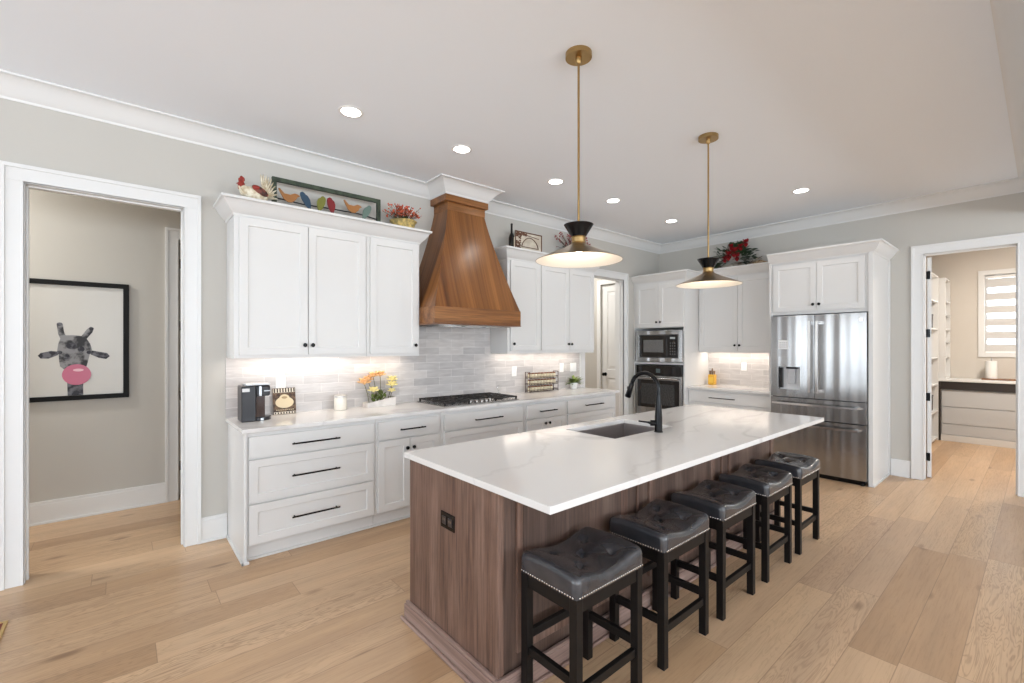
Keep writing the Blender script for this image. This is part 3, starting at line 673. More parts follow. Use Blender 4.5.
# ================================================================ COOKTOP
cx0, cx1, cy0, cy1, cz = 2.262, 3.180, 3.600, 4.115, .930
t = thing('cooktop', 'five-burner stainless gas cooktop with black cast-iron grates', 'cooktop', (2.72, 3.86, cz))
b = MB(); b.box(cx0, cy0, cz+.0003, cx1, cy1, cz+.010); b.build('tray', M['steel'], t, bevel=.003)
iron = mat('cast_iron', (.020, .017, .016), .5, spec=.45)
for (x, y, r) in ((2.42, 3.74, .040), (2.42, 3.98, .046), (2.72, 3.95, .062), (3.02, 3.74, .040), (3.02, 3.98, .046)):
    b = MB(); b.lathe((x, y, cz+.009), [(r*1.25, 0), (r*1.2, .010), (r, .012), (r, .020), (r*.9, .024), (.002, .025)], 24); b.build('burner', iron, t, smooth=40)
for i in range(3):
    gx0 = cx0+.012+i*.300; gx1 = gx0+.292; gy0, gy1 = cy0+.018, cy1-.018; z = cz+.043
    if i == 1: gy0 += .115
    b = MB(); q = .012
    for y in (gy0, gy1-q): b.box(gx0, y, z-.012, gx1, y+q, z)
    for x in (gx0, gx1-q): b.box(x, gy0, z-.012, x+q, gy1, z)
    for k in range(1, 4): xx = gx0+(gx1-gx0)*k/4; b.box(xx-.005, gy0, z-.010, xx+.005, gy1, z+.001)
    for k in ((1, 2) if i == 1 else (1, 2, 3)): yy = gy0+(gy1-gy0)*k/(3 if i == 1 else 4); b.box(gx0, yy-.005, z-.010, gx1, yy+.005, z+.001)
    for x in (gx0, gx1-.016):
        for y in (gy0, gy1-.016): b.box(x, y, cz+.0095, x+.016, y+.016, z-.010)
    b.build('grate', iron, t, bevel=.002)
for x, y in ((2.60, 3.665), (2.66, 3.645), (2.72, 3.638), (2.78, 3.645), (2.84, 3.665)):
    b = MB(); b.lathe((x, y, cz+.009), [(.024, 0), (.024, .006), (.018, .008), (.017, .026), (.015, .029), (.001, .030)], 20); b.build('control_knob', M['dark_chrome'], t, smooth=40)

# ================================================================ ISLAND
IX0, IX1, IY0, IY1 = 1.200, 4.215, 1.490, 2.262
t = thing('kitchen_island', 'large walnut-brown kitchen island with panelled stool side', 'kitchen island', (2.7, 1.87, 0))
b = MB(); b.box(IX0+.012, IY0+.012, .02, IX1-.01, IY0+.03, .883); b.box(IX0+.012, IY1-.03, .02, IX1-.01, IY1-.012, .883); b.box(IX1-.03, IY0+.012, .02, IX1-.012, IY1-.012, .883); b.build('body', M['island_dark'], t)
b = MB(); b.box(IX0, IY0+.055, .10, IX0+.020, IY1, .883); b.build('end_panel', M['island'], t, bevel=.001)
b = MB(); b.box(IX0-.003, IY0, .10, IX0+.030, IY0+.053, .883); b.build('corner_post', M['island'], t, bevel=.004)
# base molding round the foot
def ring_base(b, o, z0, z1):
    b.ring_list([[(IX0-o, IY0-o, z), (IX1+o, IY0-o, z), (IX1+o, IY1+o, z), (IX0-o, IY1+o, z)] for z in (z0, z1)])
b = MB(); b.box(IX0-.024, IY0-.020, 0, IX1+.024, IY0, .088); b.box(IX0-.018, IY0-.018, .088, IX1+.018, IY0, .104); b.build('base_molding', M['island_base_x'], t, bevel=.004)
b = MB(); b.box(IX0-.024, IY0, 0, IX0, IY1+.024, .088); b.box(IX0-.018, IY0, .088, IX0, IY1+.018, .104); b.build('base_molding', M['island_base_y'], t, bevel=.004)
b = MB(); b.box(IX1, IY0, 0, IX1+.024, IY1+.024, .104); b.build('base_molding', M['island_base_y'], t, bevel=.004)
b = MB(); b.box(IX0-.040, IY0-.036, 0, IX1+.04, IY0-.020, .018); b.build('shoe_molding', M['island_base_x'], t, bevel=.005)
b = MB(); b.box(IX0-.040, IY0-.024, 0, IX0-.024, IY1+.040, .018); b.build('shoe_molding', M['island_base_y'], t, bevel=.005)
# stool side: flat field, picture-frame moldings, battens
b = MB(); b.box(IX0+.030, IY0+.010, .10, IX1, IY0+.0125, .883); b.build('panel_field', M['island_dark'], t)
edge = M['island_base_x']
for a0, a1 in ((1.303, 2.105), (2.318, 3.130), (3.345, 4.150)):
    b = MB(); b.frame(PY(IY0-.004), a0, a1, .165, .855, .032, 0, .0145, .012); b.build('panel_frame', M['island'], t, bevel=.002)
    b = MB(); b.box(a0+.044, IY0+.0075, .21, a1-.044, IY0+.010, .81); b.build('panel', M['island_dark'], t)
for x in (2.209, 3.236):
    b = MB(); b.box(x-.008, IY0-.002, .104, x+.008, IY0+.010, .883); b.build('batten', M['island'], t, bevel=.002)
for k in range(6):
    a0 = IX0+.03+k*.497
    d = door_front(PYp(IY1+.010), a0, a0+.49, .12, .86, M['island'], t); knob(PYp(IY1+.010), a0+(.46 if k % 2 == 0 else .03), .78, M['black'], d)
SX0, SY0, SX1, SY1 = 2.360, 1.762, 3.045, 2.182
o = slab(1.183, 1.169, 4.347, 2.298, .884, .914, (SX0, SY0, SX1, SY1)).build('island_countertop', M['quartz'], bevel=.002)
tag(o, 'white veined quartz slab on top of the walnut island, with a sink cut-out', 'countertop')
# sink
t = thing('sink', 'grey steel undermount sink set in the island countertop', 'sink', ((SX0+SX1)/2, (SY0+SY1)/2, .68))
b = MB(); e = .004; wl = .003
R = lambda x0, y0, x1, y1, z: [(x0, y0, z), (x1, y0, z), (x1, y1, z), (x0, y1, z)]
b.ring_list([R(SX0-.02, SY0-.02, SX1+.02, SY1+.02, .8835), R(SX0-e, SY0-e, SX1+e, SY1+e, .8835), R(SX0-e, SY0-e, SX1+e, SY1+e, .690), R(SX0+.03, SY0+.03, SX1-.03, SY1-.03, .680)], cap0=False)
b.build('basin', M['sink'], t, bevel=.006)
b = MB(); b.lathe(((SX0+SX1)/2, (SY0+SY1)/2, .6802), [(.045, 0), (.045, .004), (.030, .005), (.026, .001), (.001, .001)], 24); b.build('drain', M['chrome'], t, smooth=40)
# faucet
fx, fy, fz = 2.769, 1.706, .9143
t = thing('faucet', 'matte black pull-down gooseneck faucet beside the island sink', 'faucet', (fx, fy, fz))
b = MB(); b.tube([(fx, fy, fz), (fx, fy, fz+.006), (fx, fy, fz+.008), (fx, fy, fz+.10), (fx, fy, fz+.22), (fx, fy, fz+.255)], [.029, .029, .025, .025, .017, .0155], 24); b.build('body', M['black'], t, smooth=40)
pth = [(fx, fy, fz+.255)]; cy_, cz_, rr = fy+.108, fz+.287, .108
for k in range(17):
    a = math.pi - math.radians(165)*k/16; pth.append((fx, cy_+rr*math.cos(a), cz_+rr*math.sin(a)))
b = MB(); b.tube(pth, .0145, 16); b.build('spout', M['black'], t, smooth=40)
e0 = Vector(pth[-1]); dr = (Vector(pth[-1])-Vector(pth[-2])).normalized()
b = MB(); b.tube([e0, e0+dr*.004, e0+dr*.03, e0+dr*.10, e0+dr*.105], [.0155, .0175, .018, .0215, .018], 16); sp_ = b.build('spray_head', M['black'], t, smooth=40)
b = MB(); b.ell(e0+dr*.045+Vector((0, .019, .006)), (.008, .006, .016)); b.build('button', M['black'], sp_, smooth=60)
b = MB(); p = Vector((fx, fy, fz+.060)); u = Vector((-.62, .78, 0)); b.tube([p, p+u*.052, p+u*.055], [.020, .020, .016], 16)
q = p+u*.054; b.tube([q, q+u*.02+Vector((0, 0, .004)), q+u*.078+Vector((0, 0, .010))], [.010, .0065, .0055], 10); b.build('lever', M['black'], t, smooth=40)
b = MB(); b.box(IX0-.006, 1.818, .612, IX0, 1.936, .690)
t = thing('outlet', 'black wall outlet on the end panel of the walnut island', 'outlet', (IX0, 1.877, .612)); b.build('cover_plate', M['black'], t, bevel=.002)
for yy in (1.850, 1.904):
    b = MB(); b.box(IX0-.009, yy-.018, .632, IX0-.006, yy+.018, .670); s_ = b.build('socket', mat('dark_bronze_plastic', (.04, .03, .028), .3), t, bevel=.002)
    b = MB()
    for dy in (-.006, .006): b.box(IX0-.0097, yy+dy-.0012, .650, IX0-.009, yy+dy+.0012, .661)
    b.build('slot', M['chrome'], s_)
# ================================================================ APPLIANCES
t = thing('microwave', 'built-in microwave with black glass door in the oven tower', 'microwave', (6.3, 3.755, 1.253))
y0, y1, z0, z1 = 3.345, 4.112, 1.262, 1.722
P = PX(6.096)
b = MB(); b.frame(P, y0, y1, z0, z1, .058, 0, .026, .004); b.build('trim_frame', M['steel'], t, bevel=.002)
b = MB(); b.box(6.108, y0+.058, z0+.058, 6.50, y1-.058, z1-.058); b.build('body', M['gap'], t)
b = MB(); b.box(6.100, y0+.240, z0+.070, 6.109, y1-.070, z1-.070); dr_ = b.build('door', M['glass_dark'], t, bevel=.002)
b = MB(); b.box(6.0985, y0+.300, z0+.140, 6.1002, y1-.135, z1-.135); b.build('window', speck('grey_mesh_screen', (.13, .13, .13), (.17, .17, .17), 90, .25), dr_)
b = MB(); b.box(6.100, y0+.070, z0+.070, 6.109, y0+.238, z1-.070); cp = b.build('control_panel', M['glass_dark'], t, bevel=.002)
dsp = mat('display_grey', (.35, .38, .38), .3); key = mat('keypad_grey', (.10, .10, .10), .4)
b = MB(); b.box(6.0985, y0+.110, z1-.125, 6.1002, y0+.190, z1-.095); b.build('display', dsp, cp)
for r in range(5):
    for c in range(3):
        b = MB(); b.ell((6.0995, y0+.115+c*.034, z0+.115+r*.040), (.0015, .0105, .010), u=10, v=6); b.build('button', key, cp)
t = thing('wall_oven', 'stainless wall oven with black glass door below the microwave', 'oven', (6.3, 3.755, .46))
y0, y1, z0, z1 = 3.354, 4.104, .462, 1.203
b = MB(); b.box(6.125, y0+.02, z0, 6.72, y1-.02, z1); b.build('body', M['gap'], t)
b = MB(); b.box(6.100, y0, z1-.145, 6.125, y1, z1); o_ = b.build('control_panel', M['glass_dark'], t, bevel=.003)
b = MB(); b.box(6.0985, y0+.34, z1-.105, 6.1002, y1-.34, z1-.045); b.build('display', mat('oven_display', (.09, .12, .125), .2), o_)
b = MB(); b.box(6.087, y0, z0+.002, 6.124, y1, z1-.150); o_ = b.build('door', M['steel'], t, bevel=.003)
b = MB(); b.box(6.084, y0+.030, z0+.115, 6.0868, y1-.030, z1-.212); g_ = b.build('door_glass', M['glass_dark'], o_, bevel=.002)
b = MB(); b.box(6.0825, y0+.10, z0+.165, 6.0838, y1-.10, z1-.27); b.build('window', speck('oven_window', (.035, .035, .037), (.06, .06, .06), 60, .12), g_)
b = MB(); b.tube([(6.035, y0+.03, z1-.185), (6.035, y1-.03, z1-.185)], .014, 14)
for y in (y0+.06, y1-.06): b.box(6.035, y-.010, z1-.195, 6.086, y+.010, z1-.175)
b.build('handle', M['steel'], o_, smooth=40)

for nm in ('microwave', 'wall_oven'):
    bpy.data.objects[nm].location.x -= .06
# refrigerator
t = thing('refrigerator', 'stainless french-door refrigerator with ice and water dispenser', 'refrigerator', (6.4, 1.72, 0))
b = MB(); b.box(6.055, 1.230, .03, 6.74, 2.164, 1.845); b.build('body', mat('fridge_grey_case', (.09, .09, .095), .4), t, bevel=.004)
b = MB(); b.box(6.03, 1.25, 0, 6.05, 2.19, .05); b.build('kick_grille', M['black'], t)
for y in (1.27, 2.13):
    b = MB(); b.lathe((6.02, y, 0), [(.02, 0), (.02, .03)], 12); b.build('foot', M['black'], t)
ym = 1.705; xd = 5.985
def curved_front(name, ya, yb_, za, zb, parent=None, hole=None):
    b = MB(); n = 16; rings = []
    cols = sorted(set([ya+(yb_-ya)*i/n for i in range(n+1)] + ([hole[0], hole[1]] if hole else [])))
    zs = [za, zb] if not hole else [za, hole[2], hole[3], zb]
    fxx = lambda y: xd + .012*((y-(ya+yb_)/2)/((yb_-ya)/2))**2 if True else xd
    G = [[b.bm.verts.new((fxx(y), y, z)) for z in zs] for y in cols]
    K = [[b.bm.verts.new((6.052, y, z)) for z in zs] for y in cols]
    for i in range(len(cols)-1):
        for j in range(len(zs)-1):
            ins = hole and j == 1 and hole[0]-1e-6 <= cols[i] and cols[i+1] <= hole[1]+1e-6
            if not ins: b.face([G[i][j], G[i+1][j], G[i+1][j+1], G[i][j+1]]); b.face([K[i][j], K[i][j+1], K[i+1][j+1], K[i+1][j]])
            else:
                if abs(cols[i]-hole[0]) < 1e-6: b.face([G[i][j], G[i][j+1], K[i][j+1], K[i][j]])
                if abs(cols[i+1]-hole[1]) < 1e-6: b.face([G[i+1][j], G[i+1][j+1], K[i+1][j+1], K[i+1][j]])
                b.face([G[i][j], G[i+1][j], K[i+1][j], K[i][j]]); b.face([G[i][j+1], G[i+1][j+1], K[i+1][j+1], K[i][j+1]])
        b.face([G[i][0], G[i+1][0], K[i+1][0], K[i][0]]); b.face([G[i][-1], K[i][-1], K[i+1][-1], G[i+1][-1]])
    for j in range(len(zs)-1): b.face([G[0][j], G[0][j+1], K[0][j+1], K[0][j]]); b.face([G[-1][j], K[-1][j], K[-1][j+1], G[-1][j+1]])
    return b.build(name, M['steel'], parent, smooth=30)
dL = curved_front('door', ym+.003, 2.166, .898, 1.853, t, hole=(1.850, 2.080, .985, 1.250))
dR = curved_front('door', 1.229, ym-.003, .898, 1.853, t)
w1 = curved_front('drawer', 1.229, 2.166, .658, .888, t); w2 = curved_front('drawer', 1.229, 2.166, .055, .646, t)
def vhandle(y, parent):
    b = MB(); n = 10
    b.ring_list([[(xd-.052-.012*math.sin(math.pi*i/n)-q[0], y+q[1], 1.780-(1.780-.965)*i/n) for q in ((0,-.013),(0,.013),(.012,.011),(.012,-.011))] for i in range(n+1)])
    for z in (.985, 1.76): b.box(xd-.055, y-.011, z-.018, xd+.012, y+.011, z+.018)
    b.build('handle', M['pull_steel'], parent, smooth=30)
vhandle(ym+.036, dL); vhandle(ym-.036, dR)
def hhandle(z, parent):
    b = MB(); n = 12; ya, yc = 1.29, 2.13
    b.ring_list([[(xd-.050-.014*math.sin(math.pi*i/n)-q[0], ya+(yc-ya)*i/n, z+q[1]) for q in ((0,-.014),(0,.014),(.012,.011),(.012,-.011))] for i in range(n+1)])
    for y in (ya+.02, yc-.02): b.box(xd-.055, y-.018, z-.011, xd+.012, y+.018, z+.011)
    b.build('handle', M['pull_steel'], parent, smooth=30)
hhandle(.825, w1); hhandle(.588, w2)
b = MB(); b.box(6.04, 1.852, .987, 6.05, 2.078, 1.248); dp = b.build('dispenser', mat('dispenser_recess_grey', (.66, .66, .67), .35, metal=.2), dL)
b = MB(); b.box(xd+.001, 1.848, 1.252, xd+.010, 2.082, 1.375); b.build('dispenser_panel', M['steel'], dL, bevel=.002)
b = MB(); b.box(6.0, 1.88, 1.228, 6.04, 2.00, 1.248); b.build('chute', M['black'], dL)
b = MB(); b.box(6.0, 1.905, 1.05, 6.03, 1.985, 1.228); b.build('paddle', mat('paddle_grey', (.45, .46, .48), .3), dL, bevel=.004)
b = MB(); b.box(6.0, 2.040, 1.0, 6.035, 2.070, 1.24); b.build('ice_door', M['glass_dark'], dL)
b = MB(); b.box(5.992, 1.852, .975, 6.05, 2.078, .987); b.build('drip_tray', M['chrome'], dL)
b = MB(); b.box(xd-.0005, 1.975, 1.460, xd+.008, 2.080, 1.565); s_ = b.build('magnet_sheet', mat('white_paper', (.8, .8, .8), .6), dL)
b = MB()
for r in range(3):
    for c in range(4): b.box(xd-.0012, 1.984+c*.022, 1.480+r*.026, xd-.0004, 1.998+c*.022, 1.487+r*.026)
b.build('printed_marks', mat('print_grey', (.35, .35, .38), .6), s_)['kind'] = 'stuff'
b = MB(); b.box(xd+.006, 1.262, 1.765, xd+.012, 1.292, 1.795); b.build('badge', M['chrome'], dR)

# ================================================================ PENDANTS
def pendant(x, y, label):
    t = thing('pendant_lamp', label, 'pendant lamp', (x, y, 1.985), 'pendant lamps over the island')
    b = MB(); b.lathe((x, y, ZC), [(.001, -.026), (.074, -.026), (.074, -.0002), (.001, -.0002)], 40, False, False); b.build('canopy', M['brass'], t, smooth=40)
    b = MB(); b.lathe((x, y, ZC), [(.010, -.060), (.017, -.050), (.017, -.026)], 20); b.build('swivel', M['brass'], t, smooth=40)
    b = MB(); b.lathe((x, y, 0), [(.0065, 2.16), (.0065, ZC-.05)], 14); b.build('rod', M['brass'], t, smooth=40)
    b = MB(); b.lathe((x, y, 0), [(.041, 2.114), (.083, 2.182), (.081, 2.183), (.038, 2.120)], 40, True, True); b.build('upper_cup', M['black'], t, smooth=40)
    b = MB(); b.lathe((x, y, 0), [(.038, 2.074), (.042, 2.079), (.038, 2.084), (.038, 2.108), (.042, 2.113), (.038, 2.117)], 32); b.build('collar', M['brass'], t, smooth=30)
    # flared shade, a few mm thick: dark outside, white inside
    out = [(.038, 2.078), (.054, 2.066), (.085, 2.050), (.140, 2.026), (.200, 2.000), (.243, 1.981)]
    b = MB(); b.lathe((x, y, 0), out + [(.243, 1.979), (.240, 1.980)], 64, False, False); sh = b.build('shade', M['bronze'], t, smooth=40)
    b = MB(); b.lathe((x, y, 0), [(r-.002, z-.004) for r, z in out[1:-1]] + [(.241, 1.9795)], 64, True, False); b.build('lining', M['shade_in'], sh, smooth=40)
    b = MB(); b.lathe((x, y, 0), [(.001, 2.030), (.030, 2.032), (.034, 2.043), (.020, 2.056)], 24); b.build('bulb', M['bulb'], t, smooth=60)
    point('pendant_light', (x, y, 2.005), 2.2, (1, .82, .62), .03)
pendant(1.960, 1.712, 'brass pendant lamp with wide flared shade, nearer the camera')
pendant(3.512, 1.725, 'brass pendant lamp with wide flared shade, farther over the island near the faucet end')
# recessed lights
for i, (x, y, lb) in enumerate(((1.227, 3.18, 'round recessed ceiling light above the left wall cabinets, nearest the hall doorway'), (2.168, 3.18, 'round recessed ceiling light just before the range hood'),
        (3.311, 3.195, 'round recessed ceiling light just past the range hood'), (4.241, 3.19, 'round recessed ceiling light before the pantry doorway'),
        (5.521, 3.21, 'round recessed ceiling light nearest the back corner'), (5.486, 1.686, 'lone round recessed ceiling light in front of the refrigerator'))):
    t = thing('recessed_light', lb, 'ceiling light', (x, y, ZC-.004), 'recessed ceiling lights')
    b = MB(); b.lathe((x, y, ZC), [(.066, -.0045), (.085, -.004), (.087, -.0005), (.066, -.0005)], 32, False, False); b.build('trim_ring', M['white_plastic'], t, smooth=40)
    b = MB(); b.lathe((x, y, ZC), [(.001, -.0035), (.0665, -.0035)], 32, False, False); b.build('lens', M['lamp'], t)
    spot('recessed_beam', (x, y, ZC-.012), 8, (1, .93, .84), 130)

# ================================================================ STOOLS
def stool():
    t = thing('bar_stool', 'x', 'bar stool', (0, 0, 0), 'backless saddle bar stools along the island')
    W, D, HS, lg = .430, .312, .546, .037
    for x in (0, W-lg):
        for y in (0, D-lg):
            b = MB(); b.box(x, y, 0, x+lg, y+lg, HS-.002); b.build('leg', M['blackwood'], t, bevel=.002)
    for x in (0, W-lg):
        for y in (0, D-lg):
            b = MB(); b.box(x+.004, y+.004, -.0, x+lg-.004, y+lg-.004, .004); b.build('glide', M['white_plastic'], t)
    b = MB()
    b.box(lg, .006, HS-.062, W-lg, .026, HS-.002); b.box(lg, D-.026, HS-.062, W-lg, D-.006, HS-.002); b.box(.006, lg, HS-.062, .026, D-lg, HS-.002); b.box(W-.026, lg, HS-.062, W-.006, D-lg, HS-.002)
    b.box(.006, .006, HS-.012, W-.006, D-.006, HS-.002)
    b.build('seat_frame', M['blackwood'], t)
    for y, z in ((.010, .155), (D-.030, .255)):
        b = MB(); b.box(lg, y, z, W-lg, y+.022, z+.036); b.build('stretcher', M['blackwood'], t, bevel=.002)
    for x in (.010, W-.032):
        b = MB(); b.box(x, lg, .195, x+.022, D-lg, .231); b.build('stretcher', M['blackwood'], t, bevel=.002)
    # saddle cushion
    ov = .008; X0, X1, Y0, Y1 = -ov, W+ov, -ov, D+ov; nx, ny = 56, 44
    tufts = [(.27, .27), (.27, .73), (.73, .27), (.73, .73), (.5, .5)]
    tp = [(X0+(X1-X0)*a, Y0+(Y1-Y0)*c) for a, c in tufts]
    def dist_seg(px_, py_, a, c):
        vx, vy = c[0]-a[0], c[1]-a[1]; f = max(0, min(1, ((px_-a[0])*vx+(py_-a[1])*vy)/(vx*vx+vy*vy))); return math.hypot(px_-a[0]-f*vx, py_-a[1]-f*vy)
    creases = [(tp[i], tp[4]) for i in range(4)] + [(tp[0], tp[1]), (tp[2], tp[3])] + [(tp[0], (X0+.04, Y0+.02)), (tp[1], (X0+.04, Y1-.02)), (tp[2], (X1-.04, Y0+.02)), (tp[3], (X1-.04, Y1-.02))]
    def hgt(x, y):
        u = (x-X0)/(X1-X0); v = (y-Y0)/(Y1-Y0)
        h = .050 + .030*(.5-.5*math.cos(2*math.pi*min(1, max(0, abs(u-.5)*1.05+ .0)))) * 1.0
        h += .010*math.sin(math.pi*v)
        for (a, c) in tp:
            d = math.hypot(x-a, y-c); h -= .017*math.exp(-(d/.013)**2) + .009*math.exp(-(d/.036)**2)
        for a, c in creases: h -= .0034*math.exp(-(dist_seg(x, y, a, c)/.006)**2)
        r = .026; e = min(x-X0, X1-x, y-Y0, Y1-y)
        if e < r: h -= (r - math.sqrt(max(0, r*r-(r-e)**2)))
        return h
    def remap(s, n):  # denser near borders
        f = s/n; return .5-.5*math.cos(math.pi*f)*(1-.0) if True else f
    b = MB(); G = []
    rc = .030
    def rounded(x, y):
        cx_ = min(max(x, X0+rc), X1-rc); cy__ = min(max(y, Y0+rc), Y1-rc); dx, dy = x-cx_, y-cy__
        if dx and dy:
            m_ = max(abs(dx), abs(dy)); l = math.hypot(dx, dy); return cx_+dx/l*m_, cy__+dy/l*m_
        return x, y
    for i in range(nx+1):
        fx_ = .5*(i/nx)+.5*remap(i, nx); row = []
        for j in range(ny+1):
            fy_ = .5*(j/ny)+.5*remap(j, ny); x = X0+(X1-X0)*fx_; y = Y0+(Y1-Y0)*fy_; h = hgt(x, y); x2, y2 = rounded(x, y)
            row.append(b.bm.verts.new((x2, y2, HS+h)))
        G.append(row)
    for i in range(nx):
        for j in range(ny): b.face([G[i][j], G[i+1][j], G[i+1][j+1], G[i][j+1]])
    per = [G[i][0] for i in range(nx+1)] + [G[nx][j] for j in range(1, ny+1)] + [G[i][ny] for i in range(nx-1, -1, -1)] + [G[0][j] for j in range(ny-1, 0, -1)]
    lo = [b.bm.verts.new((v.co.x, v.co.y, HS-.001)) for v in per]; mi = [b.bm.verts.new((v.co.x+(.003 if v.co.x > W/2 else -.003)*0, v.co.y, HS+.012)) for v in per]
    n_ = len(per)
    for a, c in ((per, mi), (mi, lo)):
        for k in range(n_): b.face([a[k], a[(k+1) % n_], c[(k+1) % n_], c[k]])
    b.face(lo)
    cu = b.build('seat', M['leather'], t, smooth=70)
    for a, c in tp:
        z = HS+hgt(a, c); b = MB(); b.ell((a, c, z+.001), (.0075, .0075, .003)); b.build('button', M['leather'], cu, smooth=80)
    b = MB(); r = .0042
    pts = []
    L1 = int((X1-X0-.04)/.0135); L2 = int((Y1-Y0-.04)/.0135)
    for k in range(L1+1):
        x = X0+.02+(X1-X0-.04)*k/L1; pts += [(x, Y0, 0), (x, Y1, 0)]
    for k in range(L2+1):
        y = Y0+.02+(Y1-Y0-.04)*k/L2; pts += [(X0, y, 1), (X1, y, 1)]
    for x, y, ax in pts: b.ell((x, y, HS+.006), (.0016 if ax else r, r if ax else .0016, r), u=8, v=5)
    nt_ = b.build('nailhead_trim', M['nail'], cu, smooth=80); nt_['kind'] = 'stuff'
    return t
st0 = stool()
SL = ['nearest the camera', 'second from the camera', 'in the middle of the row', 'fourth from the camera', 'farthest, closest to the refrigerator']
for i, x in enumerate((1.292, 1.896, 2.484, 3.095, 3.690)):
    o = st0 if i == 0 else copy_tree(st0)
    o.location = (x, 1.139, 0); o['label'] = 'black-legged bar stool with tufted charcoal leather saddle seat, ' + SL[i]
# ================================================================ SMALL THINGS ON THE LEFT COUNTER
CT = .9303
pl = mat('black_plastic', (.022, .022, .026), .32); plg = mat('dark_smoked_plastic', (.05, .03, .025), .15); silver = mat('silver_plastic', (.52, .53, .55), .28, metal=.7)
# coffee maker: tall body to the left, head and drip base reaching right
t = thing('coffee_maker', 'black single-serve coffee maker at the left end of the counter', 'coffee maker', (.76, 3.93, CT))
cxx, cyy = .775, 3.90
b = MB(); b.box(.672, 3.86, CT, .770, 4.02, CT+.268); b.box(.770, 3.86, CT, .800, 4.02, CT+.03); b.build('body', pl, t, bevel=.008)
b = MB(); b.box(.770, 3.865, CT+.185, .868, 4.015, CT+.268); b.build('brew_head', pl, t, bevel=.014)
b = MB(); b.box(.765, 3.875, CT+.028, .832, 4.005, CT+.19); b.build('reservoir', plg, t, bevel=.003)
b = MB(); b.ring_list([[(.82+.066*math.cos(a), 3.94+.070*math.sin(a), z) for a in [2*math.pi*k/28 for k in range(28)]] for z in (CT+.0, CT+.028)]); b.build('drip_tray', pl, t, bevel=.003, smooth=40)
b = MB(); b.box(.700, 3.868, CT+.268, .868, 4.012, CT+.284); b.build('lid', silver, t, bevel=.006)
b = MB(); b.box(.788, 3.858, CT+.19, .806, 3.866, CT+.266); b.build('silver_band', silver, t, bevel=.002)
b = MB(); b.box(.822, 3.859, CT+.222, .866, 3.866, CT+.230); b.build('handle', silver, t, bevel=.002)
b = MB(); b.box(.676, 3.858, CT+.225, .725, 3.861, CT+.250); b.build('label_plate', mat('pale_label', (.7, .7, .7), .5), t)
b = MB(); b.box(.800, 3.868, CT+.002, .822, 3.872, CT+.020); b.build('silver_badge', silver, t, bevel=.001)
# coffee sign leaning on the tiles
t = thing('counter_sign', 'small square brown sign with a cream oval and striped edge, leaning on the backsplash', 'sign', (1.06, 4.12, CT))
def LEAN(y, k=.16): return lambda a, d, z: (a, y + (z-CT)*k + d, z)
P = LEAN(4.105, .17); sx0, sx1, sz1 = .945, 1.118, CT+.215
b = MB(); b.ring_list([[P(a, d, z) for a, z in ((sx0, CT), (sx1, CT), (sx1, sz1), (sx0, sz1))] for d in (0, .012)]); b.build('board', speck('brown_marbled_paint', (.045, .022, .012), (.15, .09, .05), 40, .5), t)
cr_ = mat('cream_paint', (.70, .58, .38), .5); 
b = MB(); b.ring_list([[P(1.031+.070*math.cos(a)*(1-.0*math.sin(a)), d, CT+.098+.046*math.sin(a)) for a in [2*math.pi*k/32 for k in range(32)]] for d in (-.002, .001)]); b.ring_list([[P(1.031+.040*math.cos(a), d, CT+.130+.034*math.sin(a)) for a in [2*math.pi*k/24 for k in range(24)]] for d in (-.0022, .001)]); b.build('oval_cup_motif', cr_, t)
b = MB(); b.ring_list([[P(1.031+.022*math.cos(a), d, CT+.138+.010*math.sin(a)) for a in [2*math.pi*k/20 for k in range(20)]] for d in (-.003, .001)]); b.build('motif_shadow', mat('tan_paint', (.38, .27, .15), .5), t)
b = MB()
for (z0, z1) in ((CT+.004, CT+.022), (sz1-.036, sz1-.002)): b.ring_list([[P(a, d, z) for a, z in ((sx0+.003, z0), (sx1-.003, z0), (sx1-.003, z1), (sx0+.003, z1))] for d in (-.0015, .0)])
b.build('edge_band', mat('ivory_paint', (.72, .66, .55), .5), t)
for (z0, z1) in ((CT+.006, CT+.020), (sz1-.034, sz1)):
    b = MB()
    for k in range(8):
        x = sx0+.008+k*.0213; b.ring_list([[P(a, d, z) for a, z in ((x, z0), (x+.010, z0), (x+.010, z1), (x, z1))] for d in (-.003, -.001)])
    b.build('dark_stripes', mat('dark_brown_paint', (.03, .016, .010), .5), t)
b = MB()
for k in range(9): x = sx0+.022+k*.0155; b.ring_list([[P(a, d, z) for a, z in ((x, CT+.034), (x+.006, CT+.034), (x+.006, CT+.042), (x, CT+.042))] for d in (-.002, 0)])
b.build('printed_row', cr_, t)
# candle jar
t = thing('candle_jar', 'white glass candle jar with a pale lid, between the brown sign and the flower box', 'candle', (1.475, 4.07, CT))
b = MB(); b.lathe((1.475, 4.07, CT), [(.050, .001), (.054, .006), (.054, .100), (.048, .112), (.046, .112), (.051, .099), (.051, .008), (.001, .006)], 28, True, False); b.build('jar', mat('milky_candle_glass', (.80, .76, .68), .15, coat=.6), t, smooth=40)
b = MB(); b.lathe((1.475, 4.07, CT), [(.001, .0075), (.050, .0075), (.050, .085), (.001, .085)], 28, False, False); b.build('wax', mat('cream_wax', (.86, .80, .70), .5), t, smooth=40)
b = MB(); b.lathe((1.475, 4.07, CT), [(.001, .1125), (.052, .1125), (.052, .128), (.046, .132), (.001, .133)], 28, False, False); b.build('lid', mat('pale_pewter_lid', (.62, .60, .57), .35, metal=.4), t, smooth=40)
